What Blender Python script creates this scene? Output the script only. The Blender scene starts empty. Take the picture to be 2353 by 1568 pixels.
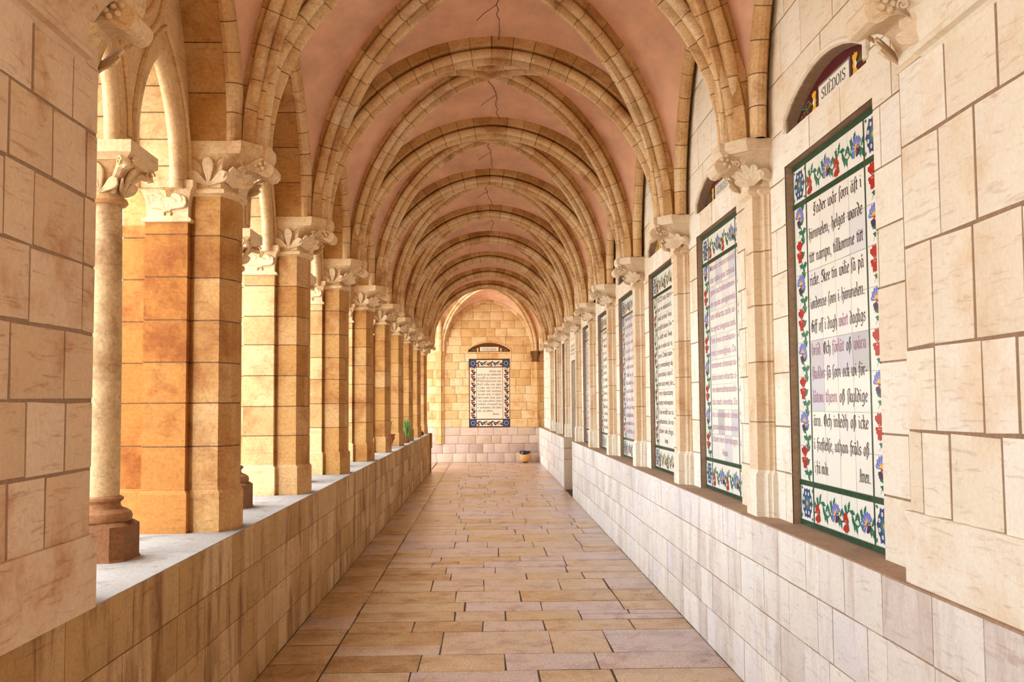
import bpy, math, random
from math import sin, cos, pi, sqrt, atan2, radians
from mathutils import Vector, Matrix
random.seed(7)
SC = bpy.context.scene
COL = SC.collection
# ------------------------------------------------------------------ camera
H = 1.55
f_px, yaw, pit, roll, sy = 2137.6, .02783, .05641, -.00738, 25.0
F = Vector((sin(yaw)*cos(pit), cos(yaw)*cos(pit), sin(pit)))
R0 = Vector((cos(yaw), -sin(yaw), 0)); U0 = R0.cross(F)
RR = R0*cos(roll)+U0*sin(roll); UU = -R0*sin(roll)+U0*cos(roll)
cam_d = bpy.data.cameras.new('camera'); cam = bpy.data.objects.new('camera', cam_d); COL.objects.link(cam)
cam_d.sensor_width = 36; cam_d.sensor_fit = 'HORIZONTAL'; cam_d.lens = f_px/2353*36; cam_d.shift_y = sy/2353
cam_d.clip_start = .05
M = Matrix((RR, UU, -F)).transposed().to_4x4(); M.translation = (0, 0, H); cam.matrix_world = M
SC.camera = cam
# ------------------------------------------------------------------ light and exposure
W = bpy.data.worlds.new('world'); SC.world = W; W.use_nodes = True
bg = W.node_tree.nodes['Background']; bg.inputs[0].default_value = (.86, .94, 1, 1); bg.inputs[1].default_value = 1.7
sd = bpy.data.lights.new('sun', 'SUN'); sun = bpy.data.objects.new('sun', sd); COL.objects.link(sun)
sd.energy = 3.2; sd.angle = radians(1.5); sd.color = (1, .95, .87)
sun.rotation_euler = Vector((-.62, .25, -1.0)).to_track_quat('-Z', 'Y').to_euler()
SC.view_settings.view_transform = 'Standard'; SC.view_settings.look = 'None'
SC.view_settings.exposure = 2.2; SC.view_settings.gamma = 1
SC.view_settings.use_curve_mapping = False
SC.cycles.max_bounces = 10; SC.cycles.diffuse_bounces = 5
# ------------------------------------------------------------------ materials
def lin(c):
    return tuple(((v/255)/12.92 if v/255 <= .04045 else ((v/255+.055)/1.055)**2.4) for v in c)+(1,)
def newmat(name):
    m = bpy.data.materials.new(name); m.use_nodes = True
    nt = m.node_tree; return m, nt, nt.nodes['Principled BSDF']
def N(nt, t, **k):
    n = nt.nodes.new(t)
    for a, v in k.items():
        if a == 'ins':
            for i, x in v.items(): n.inputs[i].default_value = x
        else: setattr(n, a, v)
    return n
def stone(name, pal, mott=.35, stain=None, stain_amt=.5, streak=False, rough=.85, bump=.35, fine=60, spec=.3, gravel=0, pit_col=(95, 62, 35), strokes=.35):
    """ashlar: palette picked per block by the face attribute 'tint', mottled, pitted, optional stains"""
    m, nt, b = newmat(name); L = nt.links
    at = N(nt, 'ShaderNodeAttribute', attribute_name='tint')
    ramp = N(nt, 'ShaderNodeValToRGB'); el = ramp.color_ramp.elements
    while len(el) > 1: el.remove(el[-1])
    el[0].position = 0; el[0].color = lin(pal[0])
    for i, c in enumerate(pal[1:]):
        e = el.new((i+1)/(len(pal)-1)); e.color = lin(c)
    tc = N(nt, 'ShaderNodeTexCoord')
    n1 = N(nt, 'ShaderNodeTexNoise', ins={'Scale': 5.5, 'Detail': 9, 'Roughness': .68})
    n2 = N(nt, 'ShaderNodeTexNoise', ins={'Scale': fine, 'Detail': 5, 'Roughness': .7})
    L.new(tc.outputs['Object'], n1.inputs['Vector']); L.new(tc.outputs['Object'], n2.inputs['Vector'])
    ad = N(nt, 'ShaderNodeMath', operation='MULTIPLY_ADD', ins={1: .75, 2: -.37})
    L.new(n1.outputs[0], ad.inputs[0])
    ad2 = N(nt, 'ShaderNodeMath', operation='ADD'); L.new(ad.outputs[0], ad2.inputs[0]); L.new(at.outputs['Fac'], ad2.inputs[1])
    L.new(ad2.outputs[0], ramp.inputs[0])
    mr = N(nt, 'ShaderNodeMapRange', ins={1: .25, 2: .75, 3: 1-mott, 4: 1+mott*.55}); L.new(n2.outputs[0], mr.inputs[0])
    mx = N(nt, 'ShaderNodeMix', data_type='RGBA', blend_type='MULTIPLY'); mx.inputs[0].default_value = 1
    L.new(ramp.outputs[0], mx.inputs[6]); L.new(mr.outputs[0], mx.inputs[7])
    out = mx.outputs[2]
    # small dark pits
    vo = N(nt, 'ShaderNodeTexNoise', ins={'Scale': 23, 'Detail': 7, 'Roughness': .8}); L.new(tc.outputs['Object'], vo.inputs['Vector'])
    pr = N(nt, 'ShaderNodeMapRange', ins={1: .60, 2: .72, 3: 0, 4: .55+gravel}); L.new(vo.outputs[0], pr.inputs[0])
    mp = N(nt, 'ShaderNodeMix', data_type='RGBA', blend_type='MIX'); L.new(pr.outputs[0], mp.inputs[0])
    L.new(out, mp.inputs[6]); mp.inputs[7].default_value = lin(pit_col); out = mp.outputs[2]
    if stain:
        mpg = N(nt, 'ShaderNodeMapping'); mpg.inputs['Scale'].default_value = (6.5, 6.5, 1.5) if streak else (2.2, 2.2, 2.2)
        L.new(tc.outputs['Object'], mpg.inputs[0])
        ns = N(nt, 'ShaderNodeTexNoise', ins={'Scale': 1.0 if streak else 1.6, 'Detail': 8, 'Roughness': .66, 'Distortion': .35 if streak else 0}); L.new(mpg.outputs[0], ns.inputs['Vector'])
        rs = N(nt, 'ShaderNodeMapRange', ins={1: .5, 2: .68, 3: 0, 4: stain_amt}); L.new(ns.outputs[0], rs.inputs[0])
        ms = N(nt, 'ShaderNodeMix', data_type='RGBA', blend_type='MULTIPLY'); L.new(rs.outputs[0], ms.inputs[0])
        L.new(out, ms.inputs[6]); ms.inputs[7].default_value = lin(stain); out = ms.outputs[2]
    mpk = N(nt, 'ShaderNodeMapping'); mpk.inputs['Rotation'].default_value = (radians(38), radians(31), 0); mpk.inputs['Scale'].default_value = (9, 7, 48)
    L.new(tc.outputs['Object'], mpk.inputs[0])
    nk = N(nt, 'ShaderNodeTexNoise', ins={'Scale': 1.0, 'Detail': 5, 'Roughness': .62, 'Distortion': .7}); L.new(mpk.outputs[0], nk.inputs['Vector'])
    rk = N(nt, 'ShaderNodeMapRange', ins={1: .56, 2: .70, 3: 0, 4: strokes}); L.new(nk.outputs[0], rk.inputs[0])
    mk_ = N(nt, 'ShaderNodeMix', data_type='RGBA', blend_type='MULTIPLY'); L.new(rk.outputs[0], mk_.inputs[0])
    L.new(out, mk_.inputs[6]); mk_.inputs[7].default_value = lin((188, 146, 104)); out = mk_.outputs[2]
    L.new(out, b.inputs['Base Color'])
    b.inputs['Roughness'].default_value = rough; b.inputs['Specular IOR Level'].default_value = spec
    bp = N(nt, 'ShaderNodeBump', ins={'Strength': bump, 'Distance': .006})
    mm = N(nt, 'ShaderNodeMath', operation='ADD'); L.new(n2.outputs[0], mm.inputs[0]); L.new(n1.outputs[0], mm.inputs[1])
    m2 = N(nt, 'ShaderNodeMath', operation='SUBTRACT'); L.new(mm.outputs[0], m2.inputs[0]); L.new(pr.outputs[0], m2.inputs[1])
    m3 = N(nt, 'ShaderNodeMath', operation='MULTIPLY_ADD', ins={1: .9}); L.new(nk.outputs[0], m3.inputs[0]); L.new(m2.outputs[0], m3.inputs[2])
    L.new(m3.outputs[0], bp.inputs['Height']); L.new(bp.outputs[0], b.inputs['Normal'])
    return m
def flat(name, c, rough=.5, noise=0, spec=.5, sc=8, metal=0, coat=0):
    m, nt, b = newmat(name)
    b.inputs['Base Color'].default_value = lin(c); b.inputs['Roughness'].default_value = rough
    b.inputs['Specular IOR Level'].default_value = spec; b.inputs['Coat Weight'].default_value = coat
    if noise:
        tc = N(nt, 'ShaderNodeTexCoord'); n1 = N(nt, 'ShaderNodeTexNoise', ins={'Scale': sc, 'Detail': 7, 'Roughness': .65})
        nt.links.new(tc.outputs['Object'], n1.inputs['Vector'])
        mr = N(nt, 'ShaderNodeMapRange', ins={1: .3, 2: .7, 3: 1-noise, 4: 1+noise*.5}); nt.links.new(n1.outputs[0], mr.inputs[0])
        mx = N(nt, 'ShaderNodeMix', data_type='RGBA', blend_type='MULTIPLY'); mx.inputs[0].default_value = 1
        mx.inputs[6].default_value = lin(c); nt.links.new(mr.outputs[0], mx.inputs[7]); nt.links.new(mx.outputs[2], b.inputs['Base Color'])
    return m
def plain_ramp(name, pal, rough=.3, spec=.5, coat=0.0):
    m, nt, b = newmat(name)
    at = N(nt, 'ShaderNodeAttribute', attribute_name='tint'); ramp = N(nt, 'ShaderNodeValToRGB'); el = ramp.color_ramp.elements
    while len(el) > 1: el.remove(el[-1])
    el[0].position = 0; el[0].color = lin(pal[0])
    for i, c in enumerate(pal[1:]): el.new((i+1)/(len(pal)-1)).color = lin(c)
    nt.links.new(at.outputs['Fac'], ramp.inputs[0]); nt.links.new(ramp.outputs[0], b.inputs['Base Color'])
    b.inputs['Roughness'].default_value = rough; b.inputs['Specular IOR Level'].default_value = spec; b.inputs['Coat Weight'].default_value = coat
    return m
MT = {}
MT['amber'] = stone('shaded_amber_limestone', [(172, 118, 60), (190, 138, 76), (200, 152, 94), (210, 172, 124)], mott=.32, stain=(184, 122, 62), stain_amt=.65, strokes=.45)  # shade and warm bounce of the left side are put into this amber
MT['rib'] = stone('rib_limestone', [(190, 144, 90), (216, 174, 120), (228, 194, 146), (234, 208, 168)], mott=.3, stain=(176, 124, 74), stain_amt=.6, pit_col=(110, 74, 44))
MT['orange'] = stone('shaded_orange_limestone', [(172, 108, 46), (186, 124, 60), (192, 138, 78)], mott=.3, stain=(170, 104, 48), stain_amt=.6)  # colour deepened to stand in for shade on the nearest piers' overlit outer faces
MT['pil'] = stone('tan_pilaster_stone', [(214, 184, 144), (224, 198, 162), (230, 208, 176), (234, 216, 190)], mott=.14, stain=(214, 170, 120), stain_amt=.5, pit_col=(160, 122, 84))
MT['cream'] = stone('cream_limestone', [(226, 208, 180), (234, 220, 196), (238, 228, 208), (242, 234, 220)], mott=.1, stain=(236, 206, 166), stain_amt=.5, pit_col=(196, 168, 132))
MT['rpar'] = stone('pale_plinth_stone', [(208, 196, 188), (224, 216, 206), (234, 228, 218), (222, 216, 214)], mott=.12, stain=(216, 200, 186), stain_amt=.6, streak=True, pit_col=(178, 156, 134))
MT['lwall'] = stone('tan_smooth_stone', [(204, 170, 134), (214, 182, 148), (220, 190, 158), (226, 200, 172)], mott=.14, stain=(208, 156, 102), stain_amt=.7, pit_col=(150, 112, 74), strokes=.5)
MT['lpar'] = stone('streaked_parapet_stone', [(162, 120, 70), (180, 140, 88), (192, 154, 106), (204, 170, 124)], mott=.24, stain=(146, 98, 50), stain_amt=.85, streak=True, pit_col=(120, 82, 50), strokes=.45)
MT['end'] = stone('golden_ashlar', [(206, 164, 104), (220, 180, 122), (230, 196, 142), (234, 206, 160)], mott=.18, stain=(216, 160, 92), stain_amt=.5)
MT['endlow'] = stone('rosy_base_stone', [(184, 156, 142), (202, 176, 158), (218, 194, 174), (206, 180, 154)], mott=.2)
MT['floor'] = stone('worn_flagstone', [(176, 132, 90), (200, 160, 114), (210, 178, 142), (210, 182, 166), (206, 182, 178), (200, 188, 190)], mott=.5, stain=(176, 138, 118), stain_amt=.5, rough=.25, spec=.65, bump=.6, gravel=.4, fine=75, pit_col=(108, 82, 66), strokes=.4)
MT['column'] = stone('weathered_column_stone', [(176, 134, 86), (206, 172, 124), (226, 206, 168)], mott=.35, stain=(150, 100, 60), stain_amt=.7)
MT['brownbase'] = stone('dark_brown_base_stone', [(104, 66, 38), (140, 94, 58), (176, 128, 84)], mott=.4)
MT['sill'] = stone('grey_sill_stone', [(150, 142, 134), (168, 160, 152), (180, 173, 166)], mott=.25, pit_col=(110, 96, 84), strokes=.6)
MT['rsill'] = stone('dusty_sill_stone', [(150, 122, 100), (176, 146, 120), (196, 168, 142)], mott=.3)
MT['mortar'] = flat('mortar', (128, 94, 66), .95, .3, .1, 30)
MT['ribmortar'] = flat('rib_mortar', (132, 98, 68), .95, .3, .1, 30)
MT['nmortar'] = flat('dusty_wide_mortar', (158, 128, 104), .95, .25, .1, 40)
MT['rmortar'] = flat('pale_wall_mortar', (164, 136, 112), .95, .3, .1, 30)
MT['fmortar'] = flat('floor_mortar', (88, 68, 54), .95, .3, .1, 30)
MT['plaster'] = flat('pink_vault_plaster', (232, 184, 154), .9, .24, .15, 3.2)
MT['crack'] = flat('plaster_crack', (96, 58, 44), .95)
MT['ground'] = flat('courtyard_paving', (226, 220, 208), .9, .1, .2, 3)
MT['groove'] = flat('carved_groove', (170, 124, 76), .9, .1, .1)
# ------------------------------------------------------------------ mesh builder
class MB:
    def __init__(s): s.v = []; s.f = []; s.m = []; s.t = []; s.mats = []
    def mi(s, name):
        if name not in s.mats: s.mats.append(name)
        return s.mats.index(name)
    def face(s, pts, mat, tint=.5):
        n = len(s.v); s.v += [tuple(p) for p in pts]; s.f.append(tuple(range(n, n+len(pts)))); s.m.append(s.mi(mat)); s.t.append(tint)
    def faces(s, vs, fs, mat, tint=.5):
        n = len(s.v); s.v += [tuple(p) for p in vs]; k = s.mi(mat)
        for f in fs: s.f.append(tuple(n+i for i in f)); s.m.append(k); s.t.append(tint)
    def box(s, a, b, mat, tint=.5):
        x0, y0, z0 = a; x1, y1, z1 = b
        vs = [(x0,y0,z0),(x1,y0,z0),(x1,y1,z0),(x0,y1,z0),(x0,y0,z1),(x1,y0,z1),(x1,y1,z1),(x0,y1,z1)]
        s.faces(vs, [(3,2,1,0),(4,5,6,7),(0,1,5,4),(1,2,6,5),(2,3,7,6),(3,0,4,7)], mat, tint)
    def loft(s, rings, mat, tint=.5, cap=True, closed=True):
        n = len(rings[0]); vs = [p for r in rings for p in r]; fs = []
        for i in range(len(rings)-1):
            for j in range(n if closed else n-1):
                k = (j+1) % n
                fs.append((i*n+j, i*n+k, (i+1)*n+k, (i+1)*n+j))
        if cap and closed:
            fs.append(tuple(reversed(range(n)))); fs.append(tuple((len(rings)-1)*n+j for j in range(n)))
        s.faces(vs, fs, mat, tint)
    def lathe(s, c, prof, mat, tint=.5, n=24, sx=1, sy_=1):
        rings = [[(c[0]+r*cos(2*pi*k/n)*sx, c[1]+r*sin(2*pi*k/n)*sy_, c[2]+z) for k in range(n)] for r, z in prof]
        s.loft(rings, mat, tint)
    def tube(s, pts, r, mat, tint=.5, n=6, taper=None):
        P = [Vector(p) for p in pts]; rings = []
        for i, p in enumerate(P):
            t = (P[min(i+1, len(P)-1)]-P[max(i-1, 0)]).normalized()
            a = t.orthogonal().normalized() if i == 0 else (pa-t*pa.dot(t)).normalized()
            pa = a; b = t.cross(a); rr = r*(taper[i] if taper else 1)
            rings.append([p+(a*cos(2*pi*k/n)+b*sin(2*pi*k/n))*rr for k in range(n)])
        s.loft(rings, mat, tint)
    def sphere(s, c, r, mat, tint=.5, n=10, sz=1):
        pr = [(max(r*sin(pi*k/n), 1e-4), -r*cos(pi*k/n)*sz) for k in range(n+1)]; s.lathe(c, pr, mat, tint, 12)
    def build(s, name, parent=None, smooth=.62, **props):
        me = bpy.data.meshes.new(name); me.from_pydata(s.v, [], s.f)
        for k in s.mats: me.materials.append(MT[k])
        me.polygons.foreach_set('material_index', s.m)
        a = me.attributes.new('tint', 'FLOAT', 'FACE'); a.data.foreach_set('value', s.t)
        me.update()
        if smooth:
            me.polygons.foreach_set('use_smooth', [True]*len(s.f))
            import bmesh
            bm = bmesh.new(); bm.from_mesh(me); bmesh.ops.remove_doubles(bm, verts=bm.verts, dist=1e-5); 
            bm.to_mesh(me); bm.free(); me.set_sharp_from_angle(angle=smooth)
        o = bpy.data.objects.new(name, me); COL.objects.link(o)
        if parent: o.parent = parent
        for k, v in props.items(): o[k] = v
        return o
def empty(name, loc, label, cat, group=None):
    o = bpy.data.objects.new(name, None); COL.objects.link(o); o.location = loc; o.empty_display_size = .1
    o['label'] = label; o['category'] = cat
    if group: o['group'] = group
    return o
def put(o, root):      # child mesh was written in world coordinates: keep it there under its root
    o.parent = root; o.matrix_parent_inverse = Matrix.Translation(root.location).inverted()
    return o
def sub(o, part): o.parent = part; return o   # one level deeper
def copy_thing(root, delta, label=None, group=None, cache=None):
    r = root.copy(); COL.objects.link(r); r.location = root.location+Vector(delta)
    if label: r['label'] = label
    if group: r['group'] = group
    def rec(src, dst):
        for ch in list(src.children):
            inv = ch.matrix_parent_inverse.copy(); c = ch.copy(); COL.objects.link(c); c.parent = dst; c.matrix_parent_inverse = inv
            rec(ch, c)
    rec(root, r)
    return r
ZR = lambda a, b: random.uniform(a, b)
# polygon helpers in 2D
def clip(poly, a, b, c):           # keep a*x+b*y<=c
    out = []
    for i in range(len(poly)):
        p, q = poly[i], poly[(i+1) % len(poly)]
        dp, dq = a*p[0]+b*p[1]-c, a*q[0]+b*q[1]-c
        if dp <= 0: out.append(p)
        if dp*dq < 0:
            t = dp/(dp-dq); out.append((p[0]+(q[0]-p[0])*t, p[1]+(q[1]-p[1])*t))
    return out
def parea(p): return .5*sum(p[i][0]*p[(i+1) % len(p)][1]-p[(i+1) % len(p)][0]*p[i][1] for i in range(len(p)))
def subtract(polys, hole):         # hole convex and counter-clockwise
    res = []
    hx0 = min(p[0] for p in hole); hx1 = max(p[0] for p in hole); hy0 = min(p[1] for p in hole); hy1 = max(p[1] for p in hole)
    for poly in polys:
        if max(p[0] for p in poly) <= hx0 or min(p[0] for p in poly) >= hx1 or max(p[1] for p in poly) <= hy0 or min(p[1] for p in poly) >= hy1:
            res.append(poly); continue
        rem = poly
        for i in range(len(hole)):
            p, q = hole[i], hole[(i+1) % len(hole)]
            ex, ey = q[0]-p[0], q[1]-p[1]; a, b = -ey, ex; c = a*p[0]+b*p[1]    # inside: a x+b y>=c
            o = clip(rem, a, b, c)
            if len(o) > 2 and abs(parea(o)) > 1e-6: res.append(o)
            rem = clip(rem, -a, -b, -c)
            if len(rem) < 3: break
    return res
def ashlar(mb, O, u, v, n, width, rows, blen, mat, mortar, holes=(), joint=.008, proud=.005, jit=.0015, tint=None, v0=0, backing=True, seedlen=None):
    """courses of irregular blocks on the plane O + u*s + v*t, standing proud of a mortar bed"""
    O, u, v, n = map(Vector, (O, u, v, n))
    P = lambda s, t, e: O+u*s+v*t+n*e
    t0 = v0
    top = v0+sum(rows)
    if backing:
        polys = [[(0, v0), (width, v0), (width, top), (0, top)]]
        for h in holes: polys = subtract(polys, h)
        for p in polys: mb.face([P(a, b, 0) for a, b in p], mortar)
    for rh in rows:
        s = -ZR(0, blen[1])
        while s < width:
            L = ZR(*blen); a, b = max(s, 0), min(s+L, width); s += L
            if b-a < .03: continue
            j = joint/2; J = lambda: ZR(-jit, jit)
            q = [(a+j+J(), t0+j+J()), (b-j+J(), t0+j+J()), (b-j+J(), t0+rh-j+J()), (a+j+J(), t0+rh-j+J())]
            if a == 0: q[0] = (0, q[0][1]); q[3] = (0, q[3][1])
            if b == width: q[1] = (width, q[1][1]); q[2] = (width, q[2][1])
            polys = [q]
            for h in holes: polys = subtract(polys, h)
            tt = tint(a, t0) if tint else ZR(.1, .95)
            e = proud*ZR(.8, 1.2)
            ch = .35*proud
            for p in polys:
                if len(polys) == 1 and p is q:
                    ins = [(q[0][0]+.004, q[0][1]+.004), (q[1][0]-.004, q[1][1]+.004), (q[2][0]-.004, q[2][1]-.004), (q[3][0]+.004, q[3][1]-.004)]
                    if a == 0: ins[0] = (0, ins[0][1]); ins[3] = (0, ins[3][1])
                    if b == width: ins[1] = (width, ins[1][1]); ins[2] = (width, ins[2][1])
                    rings = [[P(x, y, 0) for x, y in q], [P(x, y, e-ch) for x, y in q], [P(x, y, e) for x, y in ins]]
                    vs = rings[0]+rings[1]+rings[2]
                    fs = [(0+k, (k+1) % 4, 4+(k+1) % 4, 4+k) for k in range(4)]+[(4+k, 4+(k+1) % 4, 8+(k+1) % 4, 8+k) for k in range(4)]+[(8, 9, 10, 11)]
                    mb.faces(vs, fs, mat, tt)
                else:
                    k = len(p); vs = [P(x, y, 0) for x, y in p]+[P(x, y, e) for x, y in p]
                    mb.faces(vs, [(i, (i+1) % k, k+(i+1) % k, k+i) for i in range(k)]+[tuple(k+i for i in range(k))], mat, tt)
        t0 += rh
def rows_of(total, hs):
    n = max(1, round(total/(sum(hs)/len(hs)))); r = [ZR(*hs) for _ in range(n)]; k = total/sum(r); return [x*k for x in r]
def inset_poly(poly, d):
    A = parea(poly); sg = 1 if A > 0 else -1; n = len(poly); out = []
    for i in range(n):
        p0, p1, p2 = Vector(poly[i-1]), Vector(poly[i]), Vector(poly[(i+1) % n])
        e1 = (p1-p0); e2 = (p2-p1)
        if e1.length < 1e-7 or e2.length < 1e-7: out.append(tuple(p1)); continue
        e1.normalize(); e2.normalize()
        n1 = Vector((-e1.y, e1.x))*sg; n2 = Vector((-e2.y, e2.x))*sg; m = n1+n2
        if m.length < .2: m = n1.copy()
        m.normalize(); k = d/max(.5, m.dot(n1)); out.append((p1.x+m.x*k, p1.y+m.y*k))
    return out
def sweep(mb, prof, path, nst, mat, mortar='ribmortar', joint=.006, sub=3, inset=.002):
    """stones of a moulded rib along path(t)->(pos, axisW, axisD); prof = closed list of (w, d)"""
    small = inset_poly(prof, inset)
    def ring(pr, t):
        p, a, d = path(t); return [p+a*w+d*q for w, q in pr]
    N_ = nst*2
    mb.loft([ring(small, i/N_) for i in range(N_+1)], mortar, .5)
    L = sum((path((i+1)/20)[0]-path(i/20)[0]).length for i in range(20)); jt = joint/L/2
    for s in range(nst):
        a, b = s/nst+(jt if s else 0), (s+1)/nst-(jt if s < nst-1 else 0)
        a += ZR(-.3, .3)*jt; b += ZR(-.3, .3)*jt
        tt = ZR(.25, .75); n0 = len(mb.t); mb.loft([ring(prof, max(0, min(1, a+(b-a)*i/sub))) for i in range(sub+1)], mat, tt)
        if len(prof) > 20:      # flat outer band is the browner, dirtier part of every stone
            for q in range(sub):
                for j in range(len(prof)):
                    w1, d1 = prof[j]; w2, d2 = prof[(j+1) % len(prof)]
                    mb.t[n0+q*len(prof)+j] = tt-.28 if min(d1, d2) > -.09 else tt+.22
def courses(mb, plan, z0, z1, hs, mat, mortar='mortar', joint=.006, tint=None, rows=None):
    """vertical shaft of stone courses over the plan polygon (x, y)"""
    sm = inset_poly(plan, .004)
    mb.loft([[(x, y, z0) for x, y in sm], [(x, y, z1) for x, y in sm]], mortar, .5)
    z = z0
    rs = rows or rows_of(z1-z0, hs)
    for i, h in enumerate(rs):
        a = z+(joint/2 if i else 0); b = z+h-(joint/2 if i < len(rs)-1 else 0)
        c = .0025
        big = inset_poly(plan, c)
        n = len(plan)
        tt = ZR(.28, .75) if tint is None else tint
        # each face of the shaft is its own block tone
        base = len(mb.v)
        r = [[(x, y, a) for x, y in big], [(x, y, a+c) for x, y in plan], [(x, y, b-c) for x, y in plan], [(x, y, b) for x, y in big]]
        mb.v += [p for q in r for p in q]; k = mb.mi(mat)
        for j in range(n):
            jj = (j+1) % n; ft = min(1, max(0, tt+ZR(-.25, .25)))
            for L in range(3):
                mb.f.append((base+L*n+j, base+L*n+jj, base+(L+1)*n+jj, base+(L+1)*n+j)); mb.m.append(k); mb.t.append(ft)
        mb.f.append(tuple(base+j for j in reversed(range(n)))); mb.m.append(k); mb.t.append(tt)
        mb.f.append(tuple(base+3*n+j for j in range(n))); mb.m.append(k); mb.t.append(tt)
        z += h
# ------------------------------------------------------------------ layout
P = 2.036
CR = lambda i: 5.125+P*i
CLf = lambda i: 5.20+P*i
XC = .057
XL, XR, HL, HR = -1.321, 1.423, .885, .932
YE = 25.17
mirx = lambda x: 2*.05-x
ZS = 2.985          # springing of the vault (top of the abaci)
ORD = ['nearest', 'second', 'third', 'fourth', 'fifth', 'sixth', 'seventh', 'eighth', 'ninth', 'tenth']
# ------------------------------------------------------------------ courtyard, floor, roof
mb = MB(); mb.box((-40, -15, -.35), (-2.0, 45, -.02), 'ground'); mb.build('courtyard_ground', kind='structure', smooth=0)
def floor():
    mb = MB(); x0, x1 = XL, XR; y0 = -1.6
    mb.box((-6, -1.8, -.3), (2.3, YE+.3, -.0016), 'fmortar')
    def slab(a, b, c, d, tt):
        j = .005; e = 0; J = lambda: ZR(-.0045, .0045)
        q = [(a+j+J(), c+j+J()), (b-j+J(), c+j+J()), (b-j+J(), d-j+J()), (a+j+J(), d-j+J())]
        i = [(q[0][0]+.005, q[0][1]+.005), (q[1][0]-.005, q[1][1]+.005), (q[2][0]-.005, q[2][1]-.005), (q[3][0]+.005, q[3][1]-.005)]
        h = ZR(-.0012, .0012)
        vs = [(x, y, -.005) for x, y in q]+[(x, y, -.0012) for x, y in q]+[(x, y, h) for x, y in i]
        mb.faces(vs, [(k, (k+1) % 4, 4+(k+1) % 4, 4+k) for k in range(4)]+[(4+k, 4+(k+1) % 4, 8+(k+1) % 4, 8+k) for k in range(4)]+[(8, 9, 10, 11)], 'floor', tt)
    def tone(x, y):   # sky sheen painted in: stones turn rosier towards far end and right wall
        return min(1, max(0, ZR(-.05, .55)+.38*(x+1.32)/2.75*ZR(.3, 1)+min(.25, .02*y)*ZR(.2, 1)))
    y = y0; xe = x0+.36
    while y < YE:                                     # a run of stones along the left parapet
        d = ZR(.3, .46)
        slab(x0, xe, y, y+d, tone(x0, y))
        y += d
    y = y0
    while y < YE:
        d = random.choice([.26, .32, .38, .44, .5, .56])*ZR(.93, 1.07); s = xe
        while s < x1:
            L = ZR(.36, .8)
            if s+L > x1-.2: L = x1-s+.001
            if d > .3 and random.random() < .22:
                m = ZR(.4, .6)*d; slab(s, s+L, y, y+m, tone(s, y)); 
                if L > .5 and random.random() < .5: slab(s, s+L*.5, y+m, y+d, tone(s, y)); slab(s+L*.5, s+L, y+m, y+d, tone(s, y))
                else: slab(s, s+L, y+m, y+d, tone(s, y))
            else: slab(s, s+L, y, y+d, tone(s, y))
            s += L
        y += d
    for yy in range(13):                              # floor of the arm that turns left at the far end
        for xx in range(9):
            slab(x0-.02-(xx+1)*.5, x0-.02-xx*.5, 21.45+yy*.286, 21.45+(yy+1)*.286, ZR(.3, .8))
    return mb.build('floor', kind='structure')
floor()
mb = MB()
mb.box((-2.3, -1.9, 4.95), (2.6, YE+.4, 5.2), 'plaster'); mb.box((-6.2, 21.0, 4.95), (-2.3, YE+.4, 5.2), 'plaster')
mb.build('ceiling_slab', kind='structure', smooth=0)

# ------------------------------------------------------------------ right wall with its recesses
DOOR = 5
def seg(yc, hw, z0, rise, n=8):       # segmental arch outline, counter-clockwise in (s=-y) handled by caller
    R = (hw*hw+rise*rise)/(2*rise); a0 = math.asin(hw/R)
    return [(yc+R*sin(a0-2*a0*k/n), z0-(R-rise)+R*cos(a0-2*a0*k/n)) for k in range(n+1)]
BAYS = list(range(-1, 8))             # bay b lies between pier b and pier b+1
def panel_span(b): yf = CR(b+1)-.395; return yf-1.10, yf
Y0R = 3.19
def right_wall():
    mb = MB(); holes = []; O = (1.56, Y0R, 0)
    for b in BAYS:
        ya, yb = panel_span(b)
        if b == DOOR-0:
            holes.append([(16.22-Y0R, 0), (16.98-Y0R, 0), (16.98-Y0R, 2.33), (16.22-Y0R, 2.33)])
            continue
        holes.append([(ya-Y0R, .90), (yb-Y0R, .90), (yb-Y0R, 2.77), (ya-Y0R, 2.77)])
        yc = (ya+yb)/2-.0; holes.append([(p[0]-Y0R, p[1]) for p in [(yc-.505, 2.93), (yc+.505, 2.93)]+seg(yc, .505, 3.0, .14)])
    ashlar(mb, O, (0, 1, 0), (0, 0, 1), (-1, 0, 0), YE-Y0R, [.925]+rows_of(4.95-.925, (.23, .3)), (.3, .62), 'cream', 'rmortar', holes, proud=.005, tint=lambda a, t: ZR(.2, 1))
    for h in holes:                    # reveals
        dep = .06 if h[0][1] > 2.5 else (.055 if h[0][1] > .5 else .45)
        k = len(h)
        for i in range(k):
            p, q = h[i], h[(i+1) % k]
            mb.face([(1.556, Y0R+p[0], p[1]), (1.556, Y0R+q[0], q[1]), (1.556+dep, Y0R+q[0], q[1]), (1.556+dep, Y0R+p[0], p[1])], 'rsill' if dep < .3 else 'cream', .45)
        if dep < .3:
            mb.face([(1.556+dep, Y0R+p[0], p[1]) for p in h], 'rmortar')
    mb.box((2.3, -1.9, 0), (2.5, YE+.4, 5), 'cream')
    mb.box((1.75, -1.6, 3.3), (2.3, YE+.4, 4.95), 'cream')
    return mb.build('wall_right', kind='structure')
right_wall()
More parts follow.
